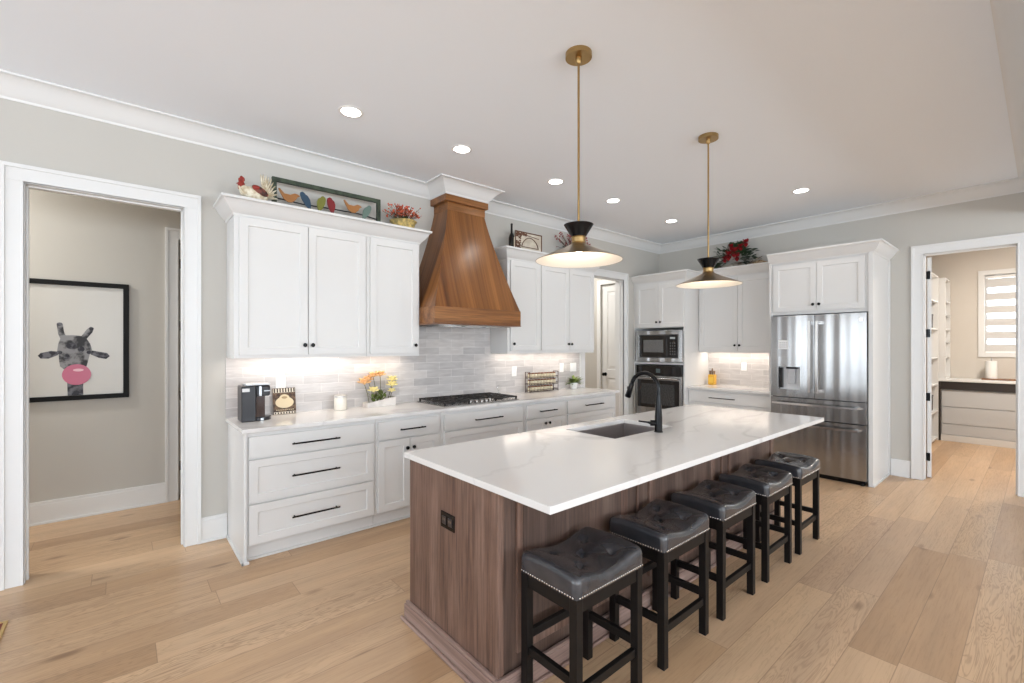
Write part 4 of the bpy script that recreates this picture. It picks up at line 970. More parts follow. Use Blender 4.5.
# flower box
leafm = mat('leaf_green', (.12, .17, .035), .5); leafd = mat('dark_leaf_green', (.035, .07, .028), .5)
def leaf(b, base, dirv, L_, wd, bend=.25):
    base = Vector(base); d = Vector(dirv).normalized(); up = Vector((0, 0, 1)); s = d.cross(up); s = s.normalized() if s.length > .05 else Vector((1, 0, 0)); nrm = s.cross(d)
    rows = []
    for i in range(5):
        f = i/4; c = base + d*L_*f - up*bend*L_*f*f; wv_ = wd*math.sin(math.pi*min(.97, max(.04, f*.9+.05)))
        rows.append([b.bm.verts.new(c - s*wv_), b.bm.verts.new(c + nrm*wv_*-.25), b.bm.verts.new(c + s*wv_)])
    for r0, r1 in zip(rows[:-1], rows[1:]):
        for k in (0, 1): b.face([r0[k], r0[k+1], r1[k+1], r1[k]])
def blossom(b, c, r, n=7, rnd=random):
    c = Vector(c)
    for lay in range(2):
        for k in range(n):
            a = 2*math.pi*(k+.5*lay)/n; tilt = .2+.55*lay
            d = Vector((math.cos(a)*math.cos(tilt), math.sin(a)*math.cos(tilt), math.sin(tilt)))
            q = d.to_track_quat('X', 'Z').to_matrix(); b.ell(c+d*r*.55, (r*.55, r*.34, r*.14), q, u=8, v=5)
    b.ell(c, (r*.25,)*3, u=8, v=5)
rnd = random.Random(4)
t = thing('flower_box', 'low white slanted planter with orange and yellow blossoms on the counter', 'planter', (1.86, 4.10, CT))
wc = speck('whitewashed_wood', (.62, .58, .54), (.74, .70, .66), 12)
b = MB(); b.ring_list([[(x, y, z) for x, z in ((1.715, CT), (1.990, CT), (1.990, CT+.085), (1.715, CT+.042))] for y in (4.035, 4.045)]); b.ring_list([[(x, y, z) for x, z in ((1.715, CT), (1.990, CT), (1.990, CT+.085), (1.715, CT+.042))] for y in (4.150, 4.160)])
b.ring_list([[(x, y, z) for y, z in ((4.045, CT), (4.15, CT), (4.15, CT+.042), (4.045, CT+.042))] for x in (1.715, 1.725)]); b.ring_list([[(x, y, z) for y, z in ((4.045, CT), (4.15, CT), (4.15, CT+.085), (4.045, CT+.085))] for x in (1.980, 1.990)]); b.box(1.725, 4.045, CT, 1.98, 4.15, CT+.02)
b.build('box', wc, t)
stems = [((1.75, 4.09), (1.700, 4.08, CT+.225), 'o', .050), ((1.80, 4.10), (1.745, 4.10, CT+.250), 'o', .040), ((1.83, 4.10), (1.790, 4.09, CT+.285), 'o', .042), ((1.86, 4.10), (1.862, 4.10, CT+.290), 'o', .045), ((1.80, 4.08), (1.775, 4.05, CT+.150), 'y', .042),
         ((1.93, 4.10), (1.975, 4.08, CT+.190), 'y', .045), ((1.94, 4.11), (1.985, 4.10, CT+.240), 'y', .042), ((1.95, 4.09), (1.965, 4.07, CT+.135), 'y', .032)]
stm = mat('stem_brown_green', (.13, .12, .05), .6); org = mat('orange_petals', (.78, .47, .22), .55); yel = mat('yellow_petals', (.86, .75, .34), .55)
for (sx, sy), e, cc, r in stems:
    b = MB(); b.tube([(sx, sy, CT+.03), ((sx+e[0])/2+.006, sy, (CT+.03+e[2])/2), (e[0], e[1], e[2]-.01)], .0028, 6); b.build('stem', stm, t)
    b = MB(); blossom(b, e, r*1.25); b.build('blossom', org if cc == 'o' else yel, t, smooth=60)
b = MB()
for k in range(46):
    a = rnd.uniform(0, 6.28); leaf(b, (rnd.uniform(1.775, 1.90), rnd.uniform(4.06, 4.13), CT+rnd.uniform(.03, .12)), (math.cos(a)*.6, math.sin(a)*.4, rnd.uniform(.5, 1.2)), rnd.uniform(.05, .085), rnd.uniform(.008, .014))
b.build('foliage', leafm, t, smooth=60)['kind'] = 'stuff'
# clear glass ornament by the cooktop
t = thing('glass_ornament', 'small clear glass ring ornament by the tiles, right of the cooktop', 'ornament', (3.345, 4.145, CT))
b = MB(); b.tube([(3.345+.026*math.cos(a), 4.145, CT+.078+.026*math.sin(a)) for a in [2*math.pi*k/24 for k in range(25)]], .006, 8, False); b.build('ring', M['glass'], t, smooth=60)
b = MB(); b.lathe((3.345, 4.145, CT), [(.028, .0002), (.026, .010), (.008, .022), (.010, .046)], 20); b.build('base', M['glass'], t, smooth=60)
# spice rack: three tiers of small jars in a bronze wire frame
RX0, RX1, RY0, RY1 = 3.735, 4.225, 4.035, 4.115
t = thing('spice_rack', 'bronze wire rack with three tiers standing on the counter, filled with little jars', 'rack', ((RX0+RX1)/2, 4.08, CT))
wire = mat('bronze_wire', (.055, .026, .018), .4, metal=.6)
for x in (RX0, RX1):
    for y in (RY0, RY1):
        b = MB(); b.tube([(x, y, CT), (x, y, CT+.250)], .0045, 8); b.build('post', wire, t)
    b = MB()
    for z in (.030, .108, .190, .246): b.tube([(x, RY0, CT+z), (x, RY1, CT+z)], .0035, 6)
    b.build('side_rails', wire, t)
for z in (.012, .092, .172):
    b = MB(); 
    for y in (RY0, RY1):
        b.tube([(RX0, y, CT+z+.016), (RX1, y, CT+z+.016)], .0035, 6); b.tube([(RX0, y, CT+z), (RX1, y, CT+z)], .0035, 6)
    for k in range(1, 9): b.tube([(RX0+(RX1-RX0)*k/9, RY0, CT+z), (RX0+(RX1-RX0)*k/9, RY1, CT+z)], .002, 5)
    b.build('tier', wire, t)
jar_cols = [mat('spice_%s' % n, c, .45) for n, c in (('cream', (.70, .62, .45)), ('tan', (.50, .36, .19)), ('ochre', (.48, .33, .10)))]
capm = mat('copper_brown_cap', (.20, .085, .045), .35, metal=.5)
t0 = None; tiers = {0: 'bottom', 1: 'middle', 2: 'top'}
for r in range(3):
    for k in range(9):
        if r == 0 and k == 8: continue
        x = RX0+.030+k*.0535; z = CT+.0155+r*.080
        if t0 is None:
            t0 = thing('spice_jar', '', 'jar', (x, 4.075, z))
            b = MB(); b.lathe((x, 4.075, z), [(.020, .0), (.022, .003), (.022, .042), (.018, .046)], 16); b.build('glass', jar_cols[0], t0, smooth=40)
            b = MB(); b.lathe((x, 4.075, z), [(.019, .0462), (.019, .060), (.017, .062)], 16); b.build('cap', capm, t0, smooth=40)
            o = t0
        else: o = copy_tree(t0)
        o.location = (x, 4.075, z); o['group'] = 'spice jars in the wire rack, %s tier' % tiers[r]
        o['label'] = 'small spice jar with brown cap on the %s tier of the wire rack' % tiers[r]
# little potted plant
t = thing('potted_plant', 'small leafy green plant in a white pot near the end of the counter', 'potted plant', (4.57, 4.08, CT))
b = MB(); b.lathe((4.57, 4.08, CT), [(.040, 0), (.052, .070), (.054, .078), (.048, .078), (.044, .062), (.001, .060)], 24, True, False); b.build('pot', mat('white_ceramic', (.80, .79, .76), .3), t, smooth=40)
b = MB(); rnd = random.Random(9)
for k in range(90):
    a = rnd.uniform(0, 6.28); e = rnd.uniform(.15, 1.1); leaf(b, (4.57+rnd.uniform(-.03, .03), 4.07+rnd.uniform(-.025, .025), CT+.065+rnd.uniform(0, .03)), (math.cos(a), math.sin(a)*.35, e), rnd.uniform(.10, .18), rnd.uniform(.009, .015), .35)
b.build('foliage', mat('bright_leaf_green', (.20, .27, .07), .5), t, smooth=60)['kind'] = 'stuff'
# outlets and switches on the tiles
def plate(lb, ax, a, z, wd=.075, h=.118, kind='outlet', face=None):
    t = thing('outlet' if kind == 'outlet' else 'light_switch', lb, kind, ((a, face, z) if ax == 'Y' else (face, a, z)))
    P = PY(face) if ax == 'Y' else PX(face)
    def pb(a0, a1, z0, z1, d0, d1, nm, m, par):
        b = MB(); b.ring_list([[P(q, d, w_) for q, w_ in ((a0, z0), (a1, z0), (a1, z1), (a0, z1))] for d in (d0, d1)]); return b.build(nm, m, par, bevel=.001)
    p_ = pb(a-wd/2, a+wd/2, z-h/2, z+h/2, -.006, 0, 'cover_plate', M['white_plastic'], t)
    n = 2 if wd > .1 else 1
    for i in range(n):
        c = a + (i-(n-1)/2)*.046
        if kind == 'outlet':
            for dz in (-.022, .022):
                s_ = pb(c-.015, c+.015, z+dz-.014, z+dz+.014, -.008, -.006, 'socket', M['white_plastic'], t)
                b = MB()
                for da in (-.006, .006): b.ring_list([[P(q, d, w_) for q, w_ in ((c+da-.001, z+dz-.002), (c+da+.001, z+dz-.002), (c+da+.001, z+dz+.007), (c+da-.001, z+dz+.007))] for d in (-.0085, -.008)])
                b.build('slot', M['gap'], s_)
        else: pb(c-.016, c+.016, z-.033, z+.033, -.009, -.006, 'rocker', M['white_plastic'], t)
    return t
tf = YW-.0095
plate('white outlet on the tiles above the coffee maker and brown sign', 'Y', 1.012, 1.185, face=tf)
plate('white outlet on the tiles just right of the cooktop', 'Y', 3.60, 1.19, face=tf)
plate('single white switch plate on the tiles above the rack of jars', 'Y', 4.43, 1.21, kind='switch', face=tf)
plate('double white switch plate on the tiles above the little plant', 'Y', 4.66, 1.21, wd=.12, kind='switch', face=tf)
plate('white outlet on the tiles between oven tower and refrigerator', 'X', 2.81, 1.20, face=XW-.0095)
# amber bottle set on the back counter
BZ = .9193
t = thing('decanter', 'square glass bottle of amber liquid with a pourer, on the short back counter', 'bottle', (6.67, 3.215, BZ))
b = MB(); b.box(6.63, 3.165, BZ, 6.71, 3.265, BZ+.155); b.build('glass_body', mat('amber_liquid_glass', (.78, .42, .04), .12, coat=.6), t, bevel=.012)
b = MB(); b.box(6.628, 3.185, BZ+.035, 6.6305, 3.245, BZ+.115); b.build('yellow_label', mat('yellow_label', (.82, .52, .06), .5), t)
for y, h in ((3.185, .21), (3.215, .25), (3.245, .21)):
    b = MB(); b.lathe((6.67, y, BZ), [(.011, .156), (.010, .19), (.012, h-.03), (.004, h)] if h > .22 else [(.011, .156), (.010, .178), (.015, .180), (.015, h-.002), (.008, h)], 14); b.build('stopper', mat('brown_cork', (.20, .12, .07), .5), t, smooth=40)
t = thing('leaf_sprig', 'little gold and green leaf sprig peeking out beside the refrigerator', 'decoration', (6.42, 2.262, BZ))
b = MB(); b.lathe((6.42, 2.262, BZ), [(.016, 0), (.018, .10), (.008, .14), (.010, .16)], 14); b.build('vase', mat('gold_glaze', (.45, .34, .10), .3, metal=.6), t, smooth=40)
b = MB()
for d in ((-.2, .8, .2), (-.6, .5, .5), (.3, .7, .4), (-.1, .2, 1)): leaf(b, (6.42, 2.262, BZ+.15), d, .06, .012)
b.build('leaves', mat('gold_green_leaf', (.38, .36, .08), .4), t, smooth=60)

# ================================================================ DECOR ON TOP OF THE WALL CABINETS
TZ = 2.5835
cream = speck('cream_feather_paint', (.55, .45, .30), (.78, .72, .58), 30); redp = mat('red_glaze', (.27, .025, .015), .4); brn = speck('dark_brown_glaze', (.05, .02, .015), (.22, .06, .04), 22)
t = thing('rooster_figurine', 'cream rooster figurine with red head and fanned tail on the left cabinet', 'figurine', (.78, 3.93, TZ))
RY = 3.93
b = MB(); b.lathe((.775, RY, TZ+.002), [(.055, 0), (.055, .012), (.022, .018), (.020, .045)], 20); b.build('base', brn, t, smooth=50)
b = MB(); b.tube([(.865, RY, TZ+.105), (.840, RY, TZ+.080), (.790, RY, TZ+.068), (.735, RY, TZ+.075), (.705, RY, TZ+.090), (.692, RY, TZ+.108), (.686, RY, TZ+.120)], [.016, .045, .054, .056, .044, .030, .022], 18); b.build('body', cream, t, smooth=60)
for k in range(7):
    a = math.radians(200+k*23); b = MB(); c = Vector((.700+.028*math.cos(a), RY-.034, TZ+.092+.028*math.sin(a))); b.ell(c, (.010, .008, .030), Matrix.Rotation(math.radians(-30), 3, 'Y'), u=8, v=6); b.build('neck_feather', cream, t, smooth=60)
b = MB(); b.tube([(.686, RY, TZ+.105), (.683, RY, TZ+.130), (.682, RY, TZ+.150)], [.024, .025, .018], 14); b.tube([(.671, RY, TZ+.138), (.648, RY, TZ+.130)], [.009, .001], 8); b.build('head', redp, t, smooth=50)
b = MB()
for dx, dz, r_ in ((-.014, .190, .012), (-.002, .203, .015), (.010, .198, .013)): b.ell((.686+dx, RY, TZ+dz-.028), (r_*.8, .007, r_*1.4))
b.ell((.668, RY, TZ+.110), (.009, .008, .020)); b.build('comb', redp, t, smooth=60)
for lay, (n_, L_, off_) in enumerate(((10, .082, .0), (8, .058, -.012))):
    for k in range(n_):
        a = math.radians(104 - k*(112/n_)); c = Vector((.836, RY + off_ + (.004 if k % 2 else -.003), TZ+.062)); d = Vector((math.cos(a)*.62, 0, math.sin(a)*1.12))
        b = MB(); q = d.normalized().to_track_quat('X', 'Y').to_matrix(); LL = L_*d.length; b.ell(c + d.normalized()*LL, (LL, .007, .019), q, u=12, v=8); b.build('tail_feather', cream, t, smooth=60)
b = MB(); b.ell((.800, RY-.048, TZ+.095), (.062, .014, .028), Matrix.Rotation(math.radians(28), 3, 'Y')); b.build('wing', brn, t, smooth=60)
b = MB(); b.ell((.772, RY-.056, TZ+.112), (.026, .012, .018)); b.build('wing_patch', redp, t, smooth=60)
# framed row of birds
FY = 4.03
t = thing('bird_frame', 'dark green open frame holding six painted metal birds on a branch', 'wall art', (1.37, FY, TZ))
gr = speck('distressed_green_paint', (.025, .035, .022), (.055, .075, .045), 14)
X0_, X1_, Z0_, Z1_, q = .917, 1.836, TZ+.001, TZ+.280, .034
for nm, bx_ in (('frame_bar', (X0_, FY, Z0_, X1_, FY+.03, Z0_+q)), ('frame_bar', (X0_, FY, Z1_-q, X1_, FY+.03, Z1_)), ('frame_bar', (X0_, FY, Z0_+q, X0_+q, FY+.03, Z1_-q)), ('frame_bar', (X1_-q, FY, Z0_+q, X1_, FY+.03, Z1_-q))):
    b = MB(); b.box(*bx_); b.build(nm, gr, t, bevel=.003)
zb_ = TZ+.108
b = MB(); b.tube([(X0_+q, FY+.015, zb_+.005), (1.15, FY+.015, zb_-.006), (1.40, FY+.015, zb_+.002), (1.62, FY+.015, zb_+.004), (X1_-q, FY+.015, zb_-.016)], .0055, 8); b.build('branch', M['black'], t, smooth=60)
perch = [(0, .095), (.012, .100), (.030, .088), (.036, .068), (.034, .030), (.022, -.008), (.004, -.038), (-.010, -.060), (-.018, -.058), (-.014, -.030), (-.026, .005), (-.030, .040), (-.022, .070), (-.008, .080)]
wren = [(-.080, .075), (-.068, .080), (-.035, .042), (.010, .040), (.040, .058), (.060, .055), (.082, .042), (.062, .030), (.050, .004), (.020, -.024), (-.010, -.026), (-.040, -.004), (-.064, .040)]
for kind, x, z, fl, cc, nm in ((wren, 1.045, .012, 1, (.36, .15, .04), 'orange_wren'), (perch, 1.190, .000, -1, (.018, .055, .10), 'blue_bird'), (perch, 1.292, -.002, 1, (.17, .17, .025), 'green_bird'), (perch, 1.390, .0, -1, (.20, .010, .012), 'red_bird'), (wren, 1.575, .026, 1, (.36, .15, .04), 'orange_wren'), (perch, 1.690, .0, 1, (.13, .19, .16), 'grey_green_bird')):
    b = MB(); mir = fl
    if nm in ('blue_bird',): mir = -1
    sh_ = {'blue_bird': -.32, 'green_bird': .12, 'red_bird': -.05, 'grey_green_bird': .30}.get(nm, 0); wd_ = 1.08 if kind is perch else 1.05
    pts = [(x + px_*mir*wd_ + pz_*sh_, FY+.004, zb_+z+pz_*.98) for px_, pz_ in kind]
    b.prism(pts, (0, .012, 0)); o = b.build('bird', mat(nm+'_paint', cc, .4), t, bevel=.003); o['label'] = nm.replace('_', ' ') + ' cut-out'
# berry pots
def berries(label, x, y, zc, w_, h_, col, seed, potcol, hid=False):
    rnd = random.Random(seed)
    t = thing('berry_pot', label, 'floral arrangement', (x, y, zc))
    b = MB(); b.lathe((x, y, zc), [(w_*.22, 0), (w_*.26, h_*.10), (w_*.30, h_*.30), (w_*.34, h_*.36), (w_*.30, h_*.36), (w_*.28, h_*.30), (.001, h_*.28)], 20, True, False); b.build('pot', potcol, t, smooth=40)
    tw = mat('twig_brown', (.08, .04, .02), .7)
    bt = MB(); bb = MB(); bl = MB()
    for k in range(95):
        a = rnd.uniform(0, 6.28); r_ = rnd.uniform(.1, 1)*w_*.5; p1 = Vector((x+r_*math.cos(a), y+r_*.7*math.sin(a), zc+h_*rnd.uniform(.50, .84) + h_*.12*(1-2*r_/w_)))
        p0 = Vector((x+.2*r_*math.cos(a), y+.2*r_*math.sin(a), zc+h_*.3)); bt.tube([p0, (p0+p1)/2+Vector((0, 0, .01)), p1], .0016, 4, False)
        for j in range(rnd.randint(1, 4)): bb.ell(p1+Vector((rnd.uniform(-.012, .012), rnd.uniform(-.012, .012), rnd.uniform(-.018, .012))), (rnd.uniform(.005, .0085),)*3, u=7, v=5)
    for k in range(9):
        a = rnd.uniform(0, 3.14); p1 = Vector((x+math.cos(a)*w_*.55, y, zc+h_*(.55+.42*math.sin(a)))); bt.tube([(x, y, zc+h_*.3), p1], .0012, 4, False); bb.ell(p1, (.004,)*3, u=6, v=4)
    for k in range(26):
        a = rnd.uniform(0, 6.28); leaf(bl, (x+math.cos(a)*w_*.15, y+math.sin(a)*w_*.12, zc+h_*.35), (math.cos(a), math.sin(a), rnd.uniform(.2, 1)), w_*.22, .008)
    bt.build('twigs', tw, t)['kind'] = 'stuff'; bb.build('berries', col, t, smooth=60)['kind'] = 'stuff'; bl.build('leaves', leafd, t, smooth=60)['kind'] = 'stuff'
    return t
berries('round pot of orange-red berry twigs beside the bird frame', 2.035, 3.97, TZ+.0005, .38, .265, mat('coral_berry', (.60, .11, .05), .4), 3, speck('yellow_floral_glaze', (.30, .24, .10), (.66, .48, .16), 26))
TZ2 = 2.5833
berries('wide pot of dark red berries on the right cabinets, behind the nearer pendant lamp', 4.50, 4.0, TZ2+.003, .60, .42, mat('dark_red_berry', (.33, .025, .03), .4), 5, speck('brown_pot_glaze', (.12, .06, .03), (.3, .16, .08), 20))
# bottle-shaped figure and vine sign
t = thing('wine_bottle', 'slim black bottle with a cream label on the cabinets right of the hood', 'bottle', (3.40, 3.98, TZ2))
b = MB(); b.lathe((3.40, 3.98, TZ2), [(.032, 0), (.036, .004), (.036, .150), (.030, .178), (.013, .210), (.011, .295), (.013, .297), (.012, .318)], 24); b.build('glass_body', mat('black_bottle_glass', (.010, .009, .008), .12), t, smooth=40)
b = MB(); n_ = 10; b.ring_list([[(3.40+rr_*math.cos(a), 3.98+rr_*math.sin(a), z) for a in [math.radians(-85+75*k/n_) for k in range(n_+1)]] for rr_, z in ((.0365, TZ2+.02), (.0365, TZ2+.16))], False, False, closed=False); b.build('label', mat('cream_label', (.66, .55, .42), .6), t)
t = thing('vine_sign', 'cream sign with a brown scrolling vine border, standing on the right cabinets', 'sign', (3.68, 4.0, TZ2))
V0, V1, W0, W1 = 3.475, 3.905, TZ2+.001, TZ2+.262
b = MB(); b.box(V0, 4.005, W0, V1, 4.02, W1); b.build('board', speck('parchment_paint', (.52, .45, .36), (.66, .60, .50), 9), t)
vb = mat('vine_brown', (.12, .05, .025), .5); b = MB()
b.frame(PY(3.999), V0, V1, W0, W1, .010, 0, .006, .002); b.build('rim', vb, t)
b = MB(); rnd = random.Random(2)
for k in range(190):
    s_ = rnd.random()
    if s_ < .34: x, z = rnd.uniform(V0+.015, V1-.02), W0+rnd.uniform(.012, .055)
    elif s_ < .72: x, z = V0+rnd.uniform(.015, .085), rnd.uniform(W0+.02, W1-.02)
    else: x, z = rnd.uniform(V0+.02, V0+.18), W1-rnd.uniform(.012, .05)
    b.ell((x, 4.002, z), (rnd.uniform(.005, .016), .004, rnd.uniform(.005, .012)), u=7, v=4)
b.build('vine_leaves', vb, t)['kind'] = 'stuff'
b = MB(); arc = [(V0+.10+.27*f, 4.002, W0+.085+.115*math.sin(math.pi*min(1, max(0, f))) ** .6) for f in [k/16 for k in range(17)]]
b.tube(arc, .0055, 6); b.tube([(V0+.10, 4.002, W0+.085), (V0+.37, 4.002, W0+.085)], .004, 6); b.tube([(V0+.13, 4.002, W1-.03), (V1-.05, 4.002, W1-.055)], .004, 6); b.build('arched_line', vb, t, smooth=60)
# poinsettia arrangement over the back cabinets
PZ = 2.5885; px0, py0 = 6.63, 2.84
t = thing('poinsettia_arrangement', 'red flower and dark leaf arrangement on driftwood, above the back cabinets', 'floral arrangement', (px0, py0, PZ))
dw = speck('driftwood', (.12, .09, .06), (.55, .50, .42), 9)
b = MB(); b.tube([(6.66, 3.24, PZ+.035), (6.66, 3.15, PZ+.055), (6.67, 3.0, PZ+.045), (6.67, 2.85, PZ+.060), (6.68, 2.70, PZ+.040), (6.68, 2.55, PZ+.030), (6.70, 2.44, PZ+.022)], [.015, .035, .042, .055, .038, .026, .010], 10)
b.tube([(6.63, 3.10, PZ+.04), (6.60, 3.16, PZ+.11)], [.02, .006], 8); b.tube([(6.63, 2.72, PZ+.04), (6.60, 2.55, PZ+.10), (6.62, 2.50, PZ+.13)], [.02, .012, .004], 8); b.build('driftwood', dw, t, smooth=60)
b = MB(); b.lathe((0, 0, 0), [(.001, .0)], 3) if False else None
wk = speck('woven_tan', (.20, .12, .06), (.45, .32, .19), 40); b.prism([(6.60, 2.64, PZ), (6.60, 2.36, PZ), (6.60, 2.40, PZ+.03), (6.60, 2.52, PZ+.085), (6.60, 2.62, PZ+.06)], (.10, 0, 0)); b.build('woven_fan', wk, t)
rnd = random.Random(12); b = MB()
for k in range(240):
    a = rnd.uniform(-.2, 3.34); rr_ = rnd.uniform(.08, .27); c = (px0+rnd.uniform(-.12, .06), py0+.02-math.cos(a)*rr_*1.05, PZ+.10+math.sin(a)*rr_*.95)
    leaf(b, c, (rnd.uniform(-.6, .2), -math.cos(a)+rnd.uniform(-.5, .5), math.sin(a)+rnd.uniform(-.4, .5)), rnd.uniform(.06, .10), rnd.uniform(.020, .032))
b.build('foliage', leafd, t, smooth=60)['kind'] = 'stuff'
redf = mat('red_poinsettia', (.27, .010, .014), .5)
for (dy, dz, r_) in ((.06, .16, .085), (-.02, .20, .09), (-.05, .12, .07), (.12, .11, .06), (-.17, .30, .07), (-.10, .25, .06), (.03, .27, .06)):
    b = MB(); c = Vector((px0-.12, py0+dy, PZ+dz+.03))
    for k in range(11):
        a = 2*math.pi*k/11 + r_*7; L_ = r_*(1 if k % 2 else .75); leaf(b, c, (-.45, math.cos(a), math.sin(a)), L_, L_*.36, .1)
    b.build('red_bloom', redf, t, smooth=60)

# ================================================================ HALL PICTURE
t = thing('framed_picture', 'black-framed print of a giraffe blowing a pink bubble, on the hall wall', 'picture', (-.30, YH, 1.03))
fx0, fx1, fz0, fz1 = -.655, .050, 1.028, 2.060
b = MB(); b.frame(PY(YH-.031), fx0, fx1, fz0, fz1, .040, 0, .030, .002); b.build('frame', mat('black_frame', (.008, .008, .008), .55, spec=.2), t, bevel=.002)
b = MB(); b.box(fx0+.04, YH-.014, fz0+.04, fx1-.04, YH-.003, fz1-.04); pr = b.build('print', mat('print_ground', (.60, .585, .55), .3), t)
fur = speck('giraffe_grey_fur', (.035, .035, .04), (.27, .27, .28), 14, .6, .42, .56); fur2 = speck('dark_fur', (.03, .03, .04), (.16, .16, .18), 22, .6, .45, .6)
def flat(name, pts, y, m):
    b = MB(); b.ring_list([[(x, yy, z) for x, z in pts] for yy in (y, y-.0012)]); return b.build(name, m, pr)
yp = YH-.0142
flat('neck_shape', [(-.358, 1.189), (-.257, 1.189), (-.257, 1.070), (-.355, 1.070)], yp, fur2)
flat('head_shape', [(-0.423, 1.687), (-0.408, 1.698), (-0.385, 1.688), (-0.378, 1.621), (-0.368, 1.59), (-0.317, 1.591), (-0.268, 1.584), (-0.235, 1.642), (-0.208, 1.668), (-0.188, 1.652), (-0.199, 1.616), (-0.235, 1.561), (-0.212, 1.516), (-0.199, 1.458), (-0.215, 1.426), (-0.228, 1.354), (-0.241, 1.3), (-0.377, 1.296), (-0.402, 1.323), (-0.408, 1.376), (-0.41, 1.428), (-0.42, 1.446), (-0.413, 1.516), (-0.4, 1.56), (-0.414, 1.603)], yp, fur)
flat('ear_shape', [(-0.408, 1.449), (-0.457, 1.455), (-0.518, 1.438), (-0.535, 1.416), (-0.518, 1.392), (-0.469, 1.391), (-0.414, 1.42)], yp-.0002, fur2)
flat('ear_shape', [(-0.202, 1.458), (-0.155, 1.447), (-0.1, 1.434), (-0.082, 1.406), (-0.107, 1.381), (-0.155, 1.392), (-0.208, 1.422)], yp-.0002, fur2)
for (x, z, rx, rz) in ((-.405, 1.442, .018, .016), (-.218, 1.442, .018, .016), (-.404, 1.685, .018, .014), (-.205, 1.652, .016, .013), (-.33, 1.50, .035, .030), (-.27, 1.47, .022, .026), (-.36, 1.40, .020, .030)):
    flat('fur_patch', [(x+rx*math.cos(a), z+rz*math.sin(a)) for a in [2*math.pi*k/14 for k in range(14)]], yp-.0014, fur2)
flat('bubble_shape', [(-.298+.092*math.cos(a), 1.249+.090*math.sin(a)) for a in [2*math.pi*k/40 for k in range(40)]], yp-.0026, mat('bubble_pink', (.55, .14, .23), .35))
flat('bubble_highlight', [(-.288+.034*math.cos(a), 1.288+.012*math.sin(a)) for a in [2*math.pi*k/24 for k in range(24)]], yp-.004, mat('bubble_pale_pink', (.80, .50, .56), .35))
# rug corner by the hall doorway
t = thing('rug', 'corner of a dark red rug with a thin gold border at the left edge', 'rug', (-1.3, 3.1, 0))
b = MB(); b.box(-2.221, 2.279, .0005, -.484, 3.646, .008); b.build('field', speck('red_rug_pattern', (.16, .02, .012), (.42, .10, .04), 8), t)
b = MB(); b.frame(lambda a, d, z: (a, z, .010-d), -2.235, -.470, 2.265, 3.660, .014, 0, .0095, .0); b.build('border', mat('gold_rug_border', (.50, .34, .14), .8), t)

# ================================================================ UTILITY ROOM
gy = mat('light_grey_cabinet', (.54, .55, .56), .45)
t = thing('utility_cabinet', 'pale grey drawer cabinet below the window in the utility room', 'cabinet', (10.2, .2, 0))
b = MB(); b.box(9.905, -1.2, .0, 10.49, 1.08, .8145); b.build('body', gy, t)
for z0, z1 in ((.105, .265), (.275, .535), (.545, .800)):
    b = MB(); b.box(9.885, -1.18, z0, 9.905, 1.065, z1); b.build('drawer', gy, t, bevel=.003)
b = MB(); b.box(9.875, -1.2, 0, 9.905, 1.075, .098); b.build('plinth', M['cab'], t, bevel=.003)
dk = mat('dark_espresso_wood', (.030, .022, .018), .4)
b = MB(); b.box(9.865, -1.2, .815, 10.49, 1.082, .938); b.box(9.865, 1.083, 0, 9.96, 1.150, .938); o = b.build('desk_frame', dk, bevel=.003); tag(o, 'dark espresso frame running round the grey utility cabinet', 'frame')
b = MB(); b.box(9.85, -1.2, .9385, 10.495, 1.15, .9685); o = b.build('utility_countertop', M['cab'], bevel=.003); tag(o, 'white countertop below the window in the utility room', 'countertop')
def shelves(name, lb, x0, y0, z0, x1, y1, z1, zs, div=()):
    t = thing(name, lb, 'shelving', ((x0+x1)/2, (y0+y1)/2, z0))
    q = .022
    for bx_, nm in (((x0, y0, z0, x0+q, y1, z1), 'side_panel'), ((x1-q, y0, z0, x1, y1, z1), 'side_panel'), ((x0+q, y1-q, z0, x1-q, y1, z1), 'back_panel'), ((x0+q, y0, z1-q, x1-q, y1-q, z1), 'top_panel')):
        b = MB(); b.box(*bx_); b.build(nm, M['cab'], t, bevel=.002)
    for z in zs:
        b = MB(); b.box(x0+q, y0+.004, z, x1-q, y1-q, z+q); b.build('shelf', M['cab'], t, bevel=.002)
    return t
shelves('open_shelving', 'tall white open shelving along the utility room wall, behind the open door', 8.30, 1.10, 0, 9.86, 1.49, 2.60, (.04, .46, .88, 1.30, 1.75, 2.18))
shelves('shelf_tower', 'narrow white shelf tower standing on the utility room countertop', 9.93, 1.025, .969, 10.49, 1.148, 2.58, (.969, 1.30, 1.55, 1.75, 1.98, 2.20))
for x, z, sx, h in ((9.35, .0625, .30, .16), (9.62, .4825, .22, .22), (9.3, .9025, .34, .18), (9.60, 1.7725, .24, .20)):
    t = thing('storage_box', 'dark storage box on the utility shelf at %s' % {.0625: 'the floor level', .4825: 'the second level', .9025: 'the third level', 1.7725: 'the fifth level'}[z], 'box', (x, 1.28, z))
    b = MB(); b.box(x-sx/2, 1.15, z, x+sx/2, 1.42, z+h); b.build('body', mat('dark_box', (.06, .055, .055), .6), t, bevel=.006)
    b = MB(); b.box(x-sx/2-.005, 1.145, z+h+.0005, x+sx/2+.005, 1.425, z+h+.02); b.build('lid', mat('dark_lid', (.04, .04, .042), .5), t, bevel=.004)
t = thing('cutting_board', 'brown wooden board lying on the utility room countertop', 'board', (10.30, .45, .969))
b = MB(); b.box(10.18, .10, .969, 10.44, .645, .989); b.build('board', M['hood_band'], t, bevel=.004)
t = thing('paper_towel_roll', 'white paper towel roll standing on the wooden board by the window', 'paper towel', (10.33, .545, .9895))
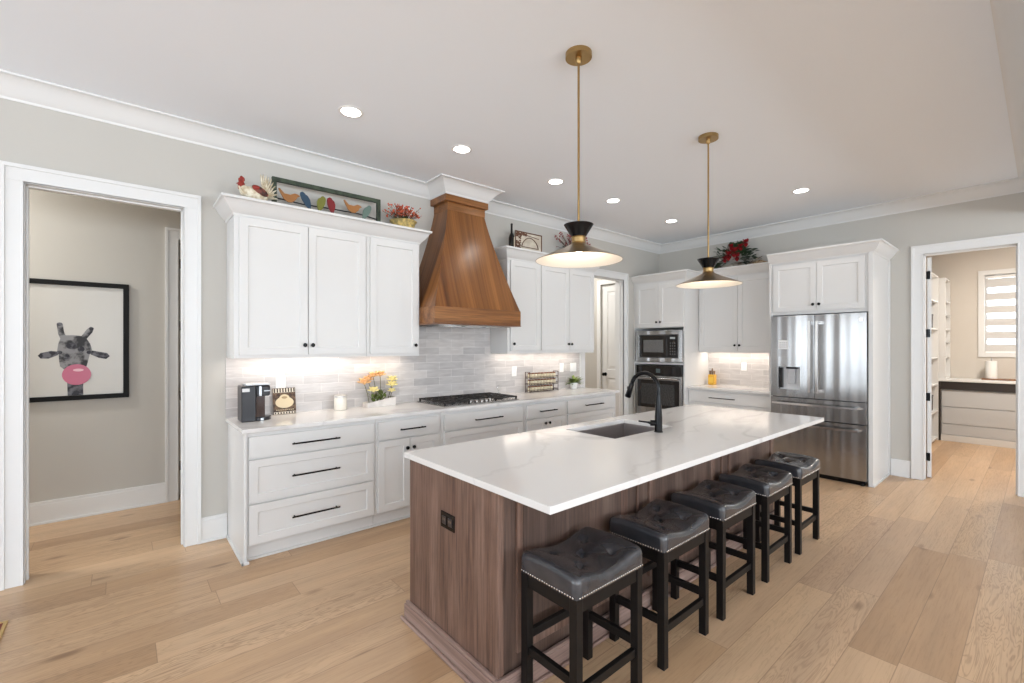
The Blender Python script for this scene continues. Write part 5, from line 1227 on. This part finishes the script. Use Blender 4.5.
b = MB(); b.lathe((10.33, .545, .9895), [(.022, .002), (.066, .002), (.066, .272), (.022, .272)], 28, False, False); b.build('roll', mat('white_paper_roll', (.84, .83, .81), .8), t, smooth=40)
b = MB(); b.lathe((10.33, .545, .9895), [(.07, 0), (.07, .0015), (.008, .0018), (.008, .30), (.014, .306), (.001, .318)], 20); b.build('holder', M['chrome'], t, smooth=40)
# zebra blind
t = thing('window_blind', 'striped day-and-night roller blind in the utility room window', 'window blind', (10.54, -.08, 2.6))
sheer = bpy.data.materials.new('sheer_fabric'); sheer.use_nodes = True; nt = sheer.node_tree; nt.nodes.clear()
o_ = N(nt, 'ShaderNodeOutputMaterial'); tr = N(nt, 'ShaderNodeBsdfTranslucent'); tr.inputs[0].default_value = (.9, .9, .9, 1); tp_ = N(nt, 'ShaderNodeBsdfTransparent'); mx = N(nt, 'ShaderNodeMixShader'); mx.inputs[0].default_value = .55
L(nt, tp_.outputs[0], mx.inputs[1]); L(nt, tr.outputs[0], mx.inputs[2]); L(nt, mx.outputs[0], o_.inputs[0])
band = mat('grey_blind_fabric', (.62, .61, .60), .8)
b = MB(); b.tube([(10.532, -.78, 2.592), (10.532, .618, 2.592)], .024, 16); b.build('roller', M['white_plastic'], t, smooth=50)
zz = [2.568, 2.43]
for k in range(5):
    b = MB(); b.box(10.5485, -.785, zz[-1]-.09, 10.5495, .622, zz[-1]); b.build('sheer_band', sheer, t)
    b = MB(); b.box(10.548, -.785, zz[-2] if k == 0 else zz[-1]+.0, 10.550, .622, zz[-1]) if False else b.box(10.548, -.785, 2.43-k*.205 if k == 0 else 2.43-k*.205, 10.550, .622, 2.568 if k == 0 else 2.43-k*.205+.115); b.build('grey_band', band, t)
    zz.append(2.43-(k+1)*.205)
b = MB(); b.box(10.548, -.785, 1.405, 10.550, .622, zz[-1]+.115); b.build('grey_band', band, t)
b = MB(); b.box(10.540, -.788, 1.392, 10.556, .624, 1.412); b.build('bottom_rail', M['white_plastic'], t, bevel=.003)
# unseen fill lights added to brighten the side rooms
for (x, y, p_, lb) in ((-1.5, 4.85, 40, 'hall'), (5.3, 5.3, 38, 'pantry'), (8.6, -.2, 80, 'utility')):
    area(lb+'_fill_light', (x, y, ZC-.02), (0, 0, 0), .35, .35, p_, (1, .97, .92) if lb != 'utility' else (1, .92, .82))
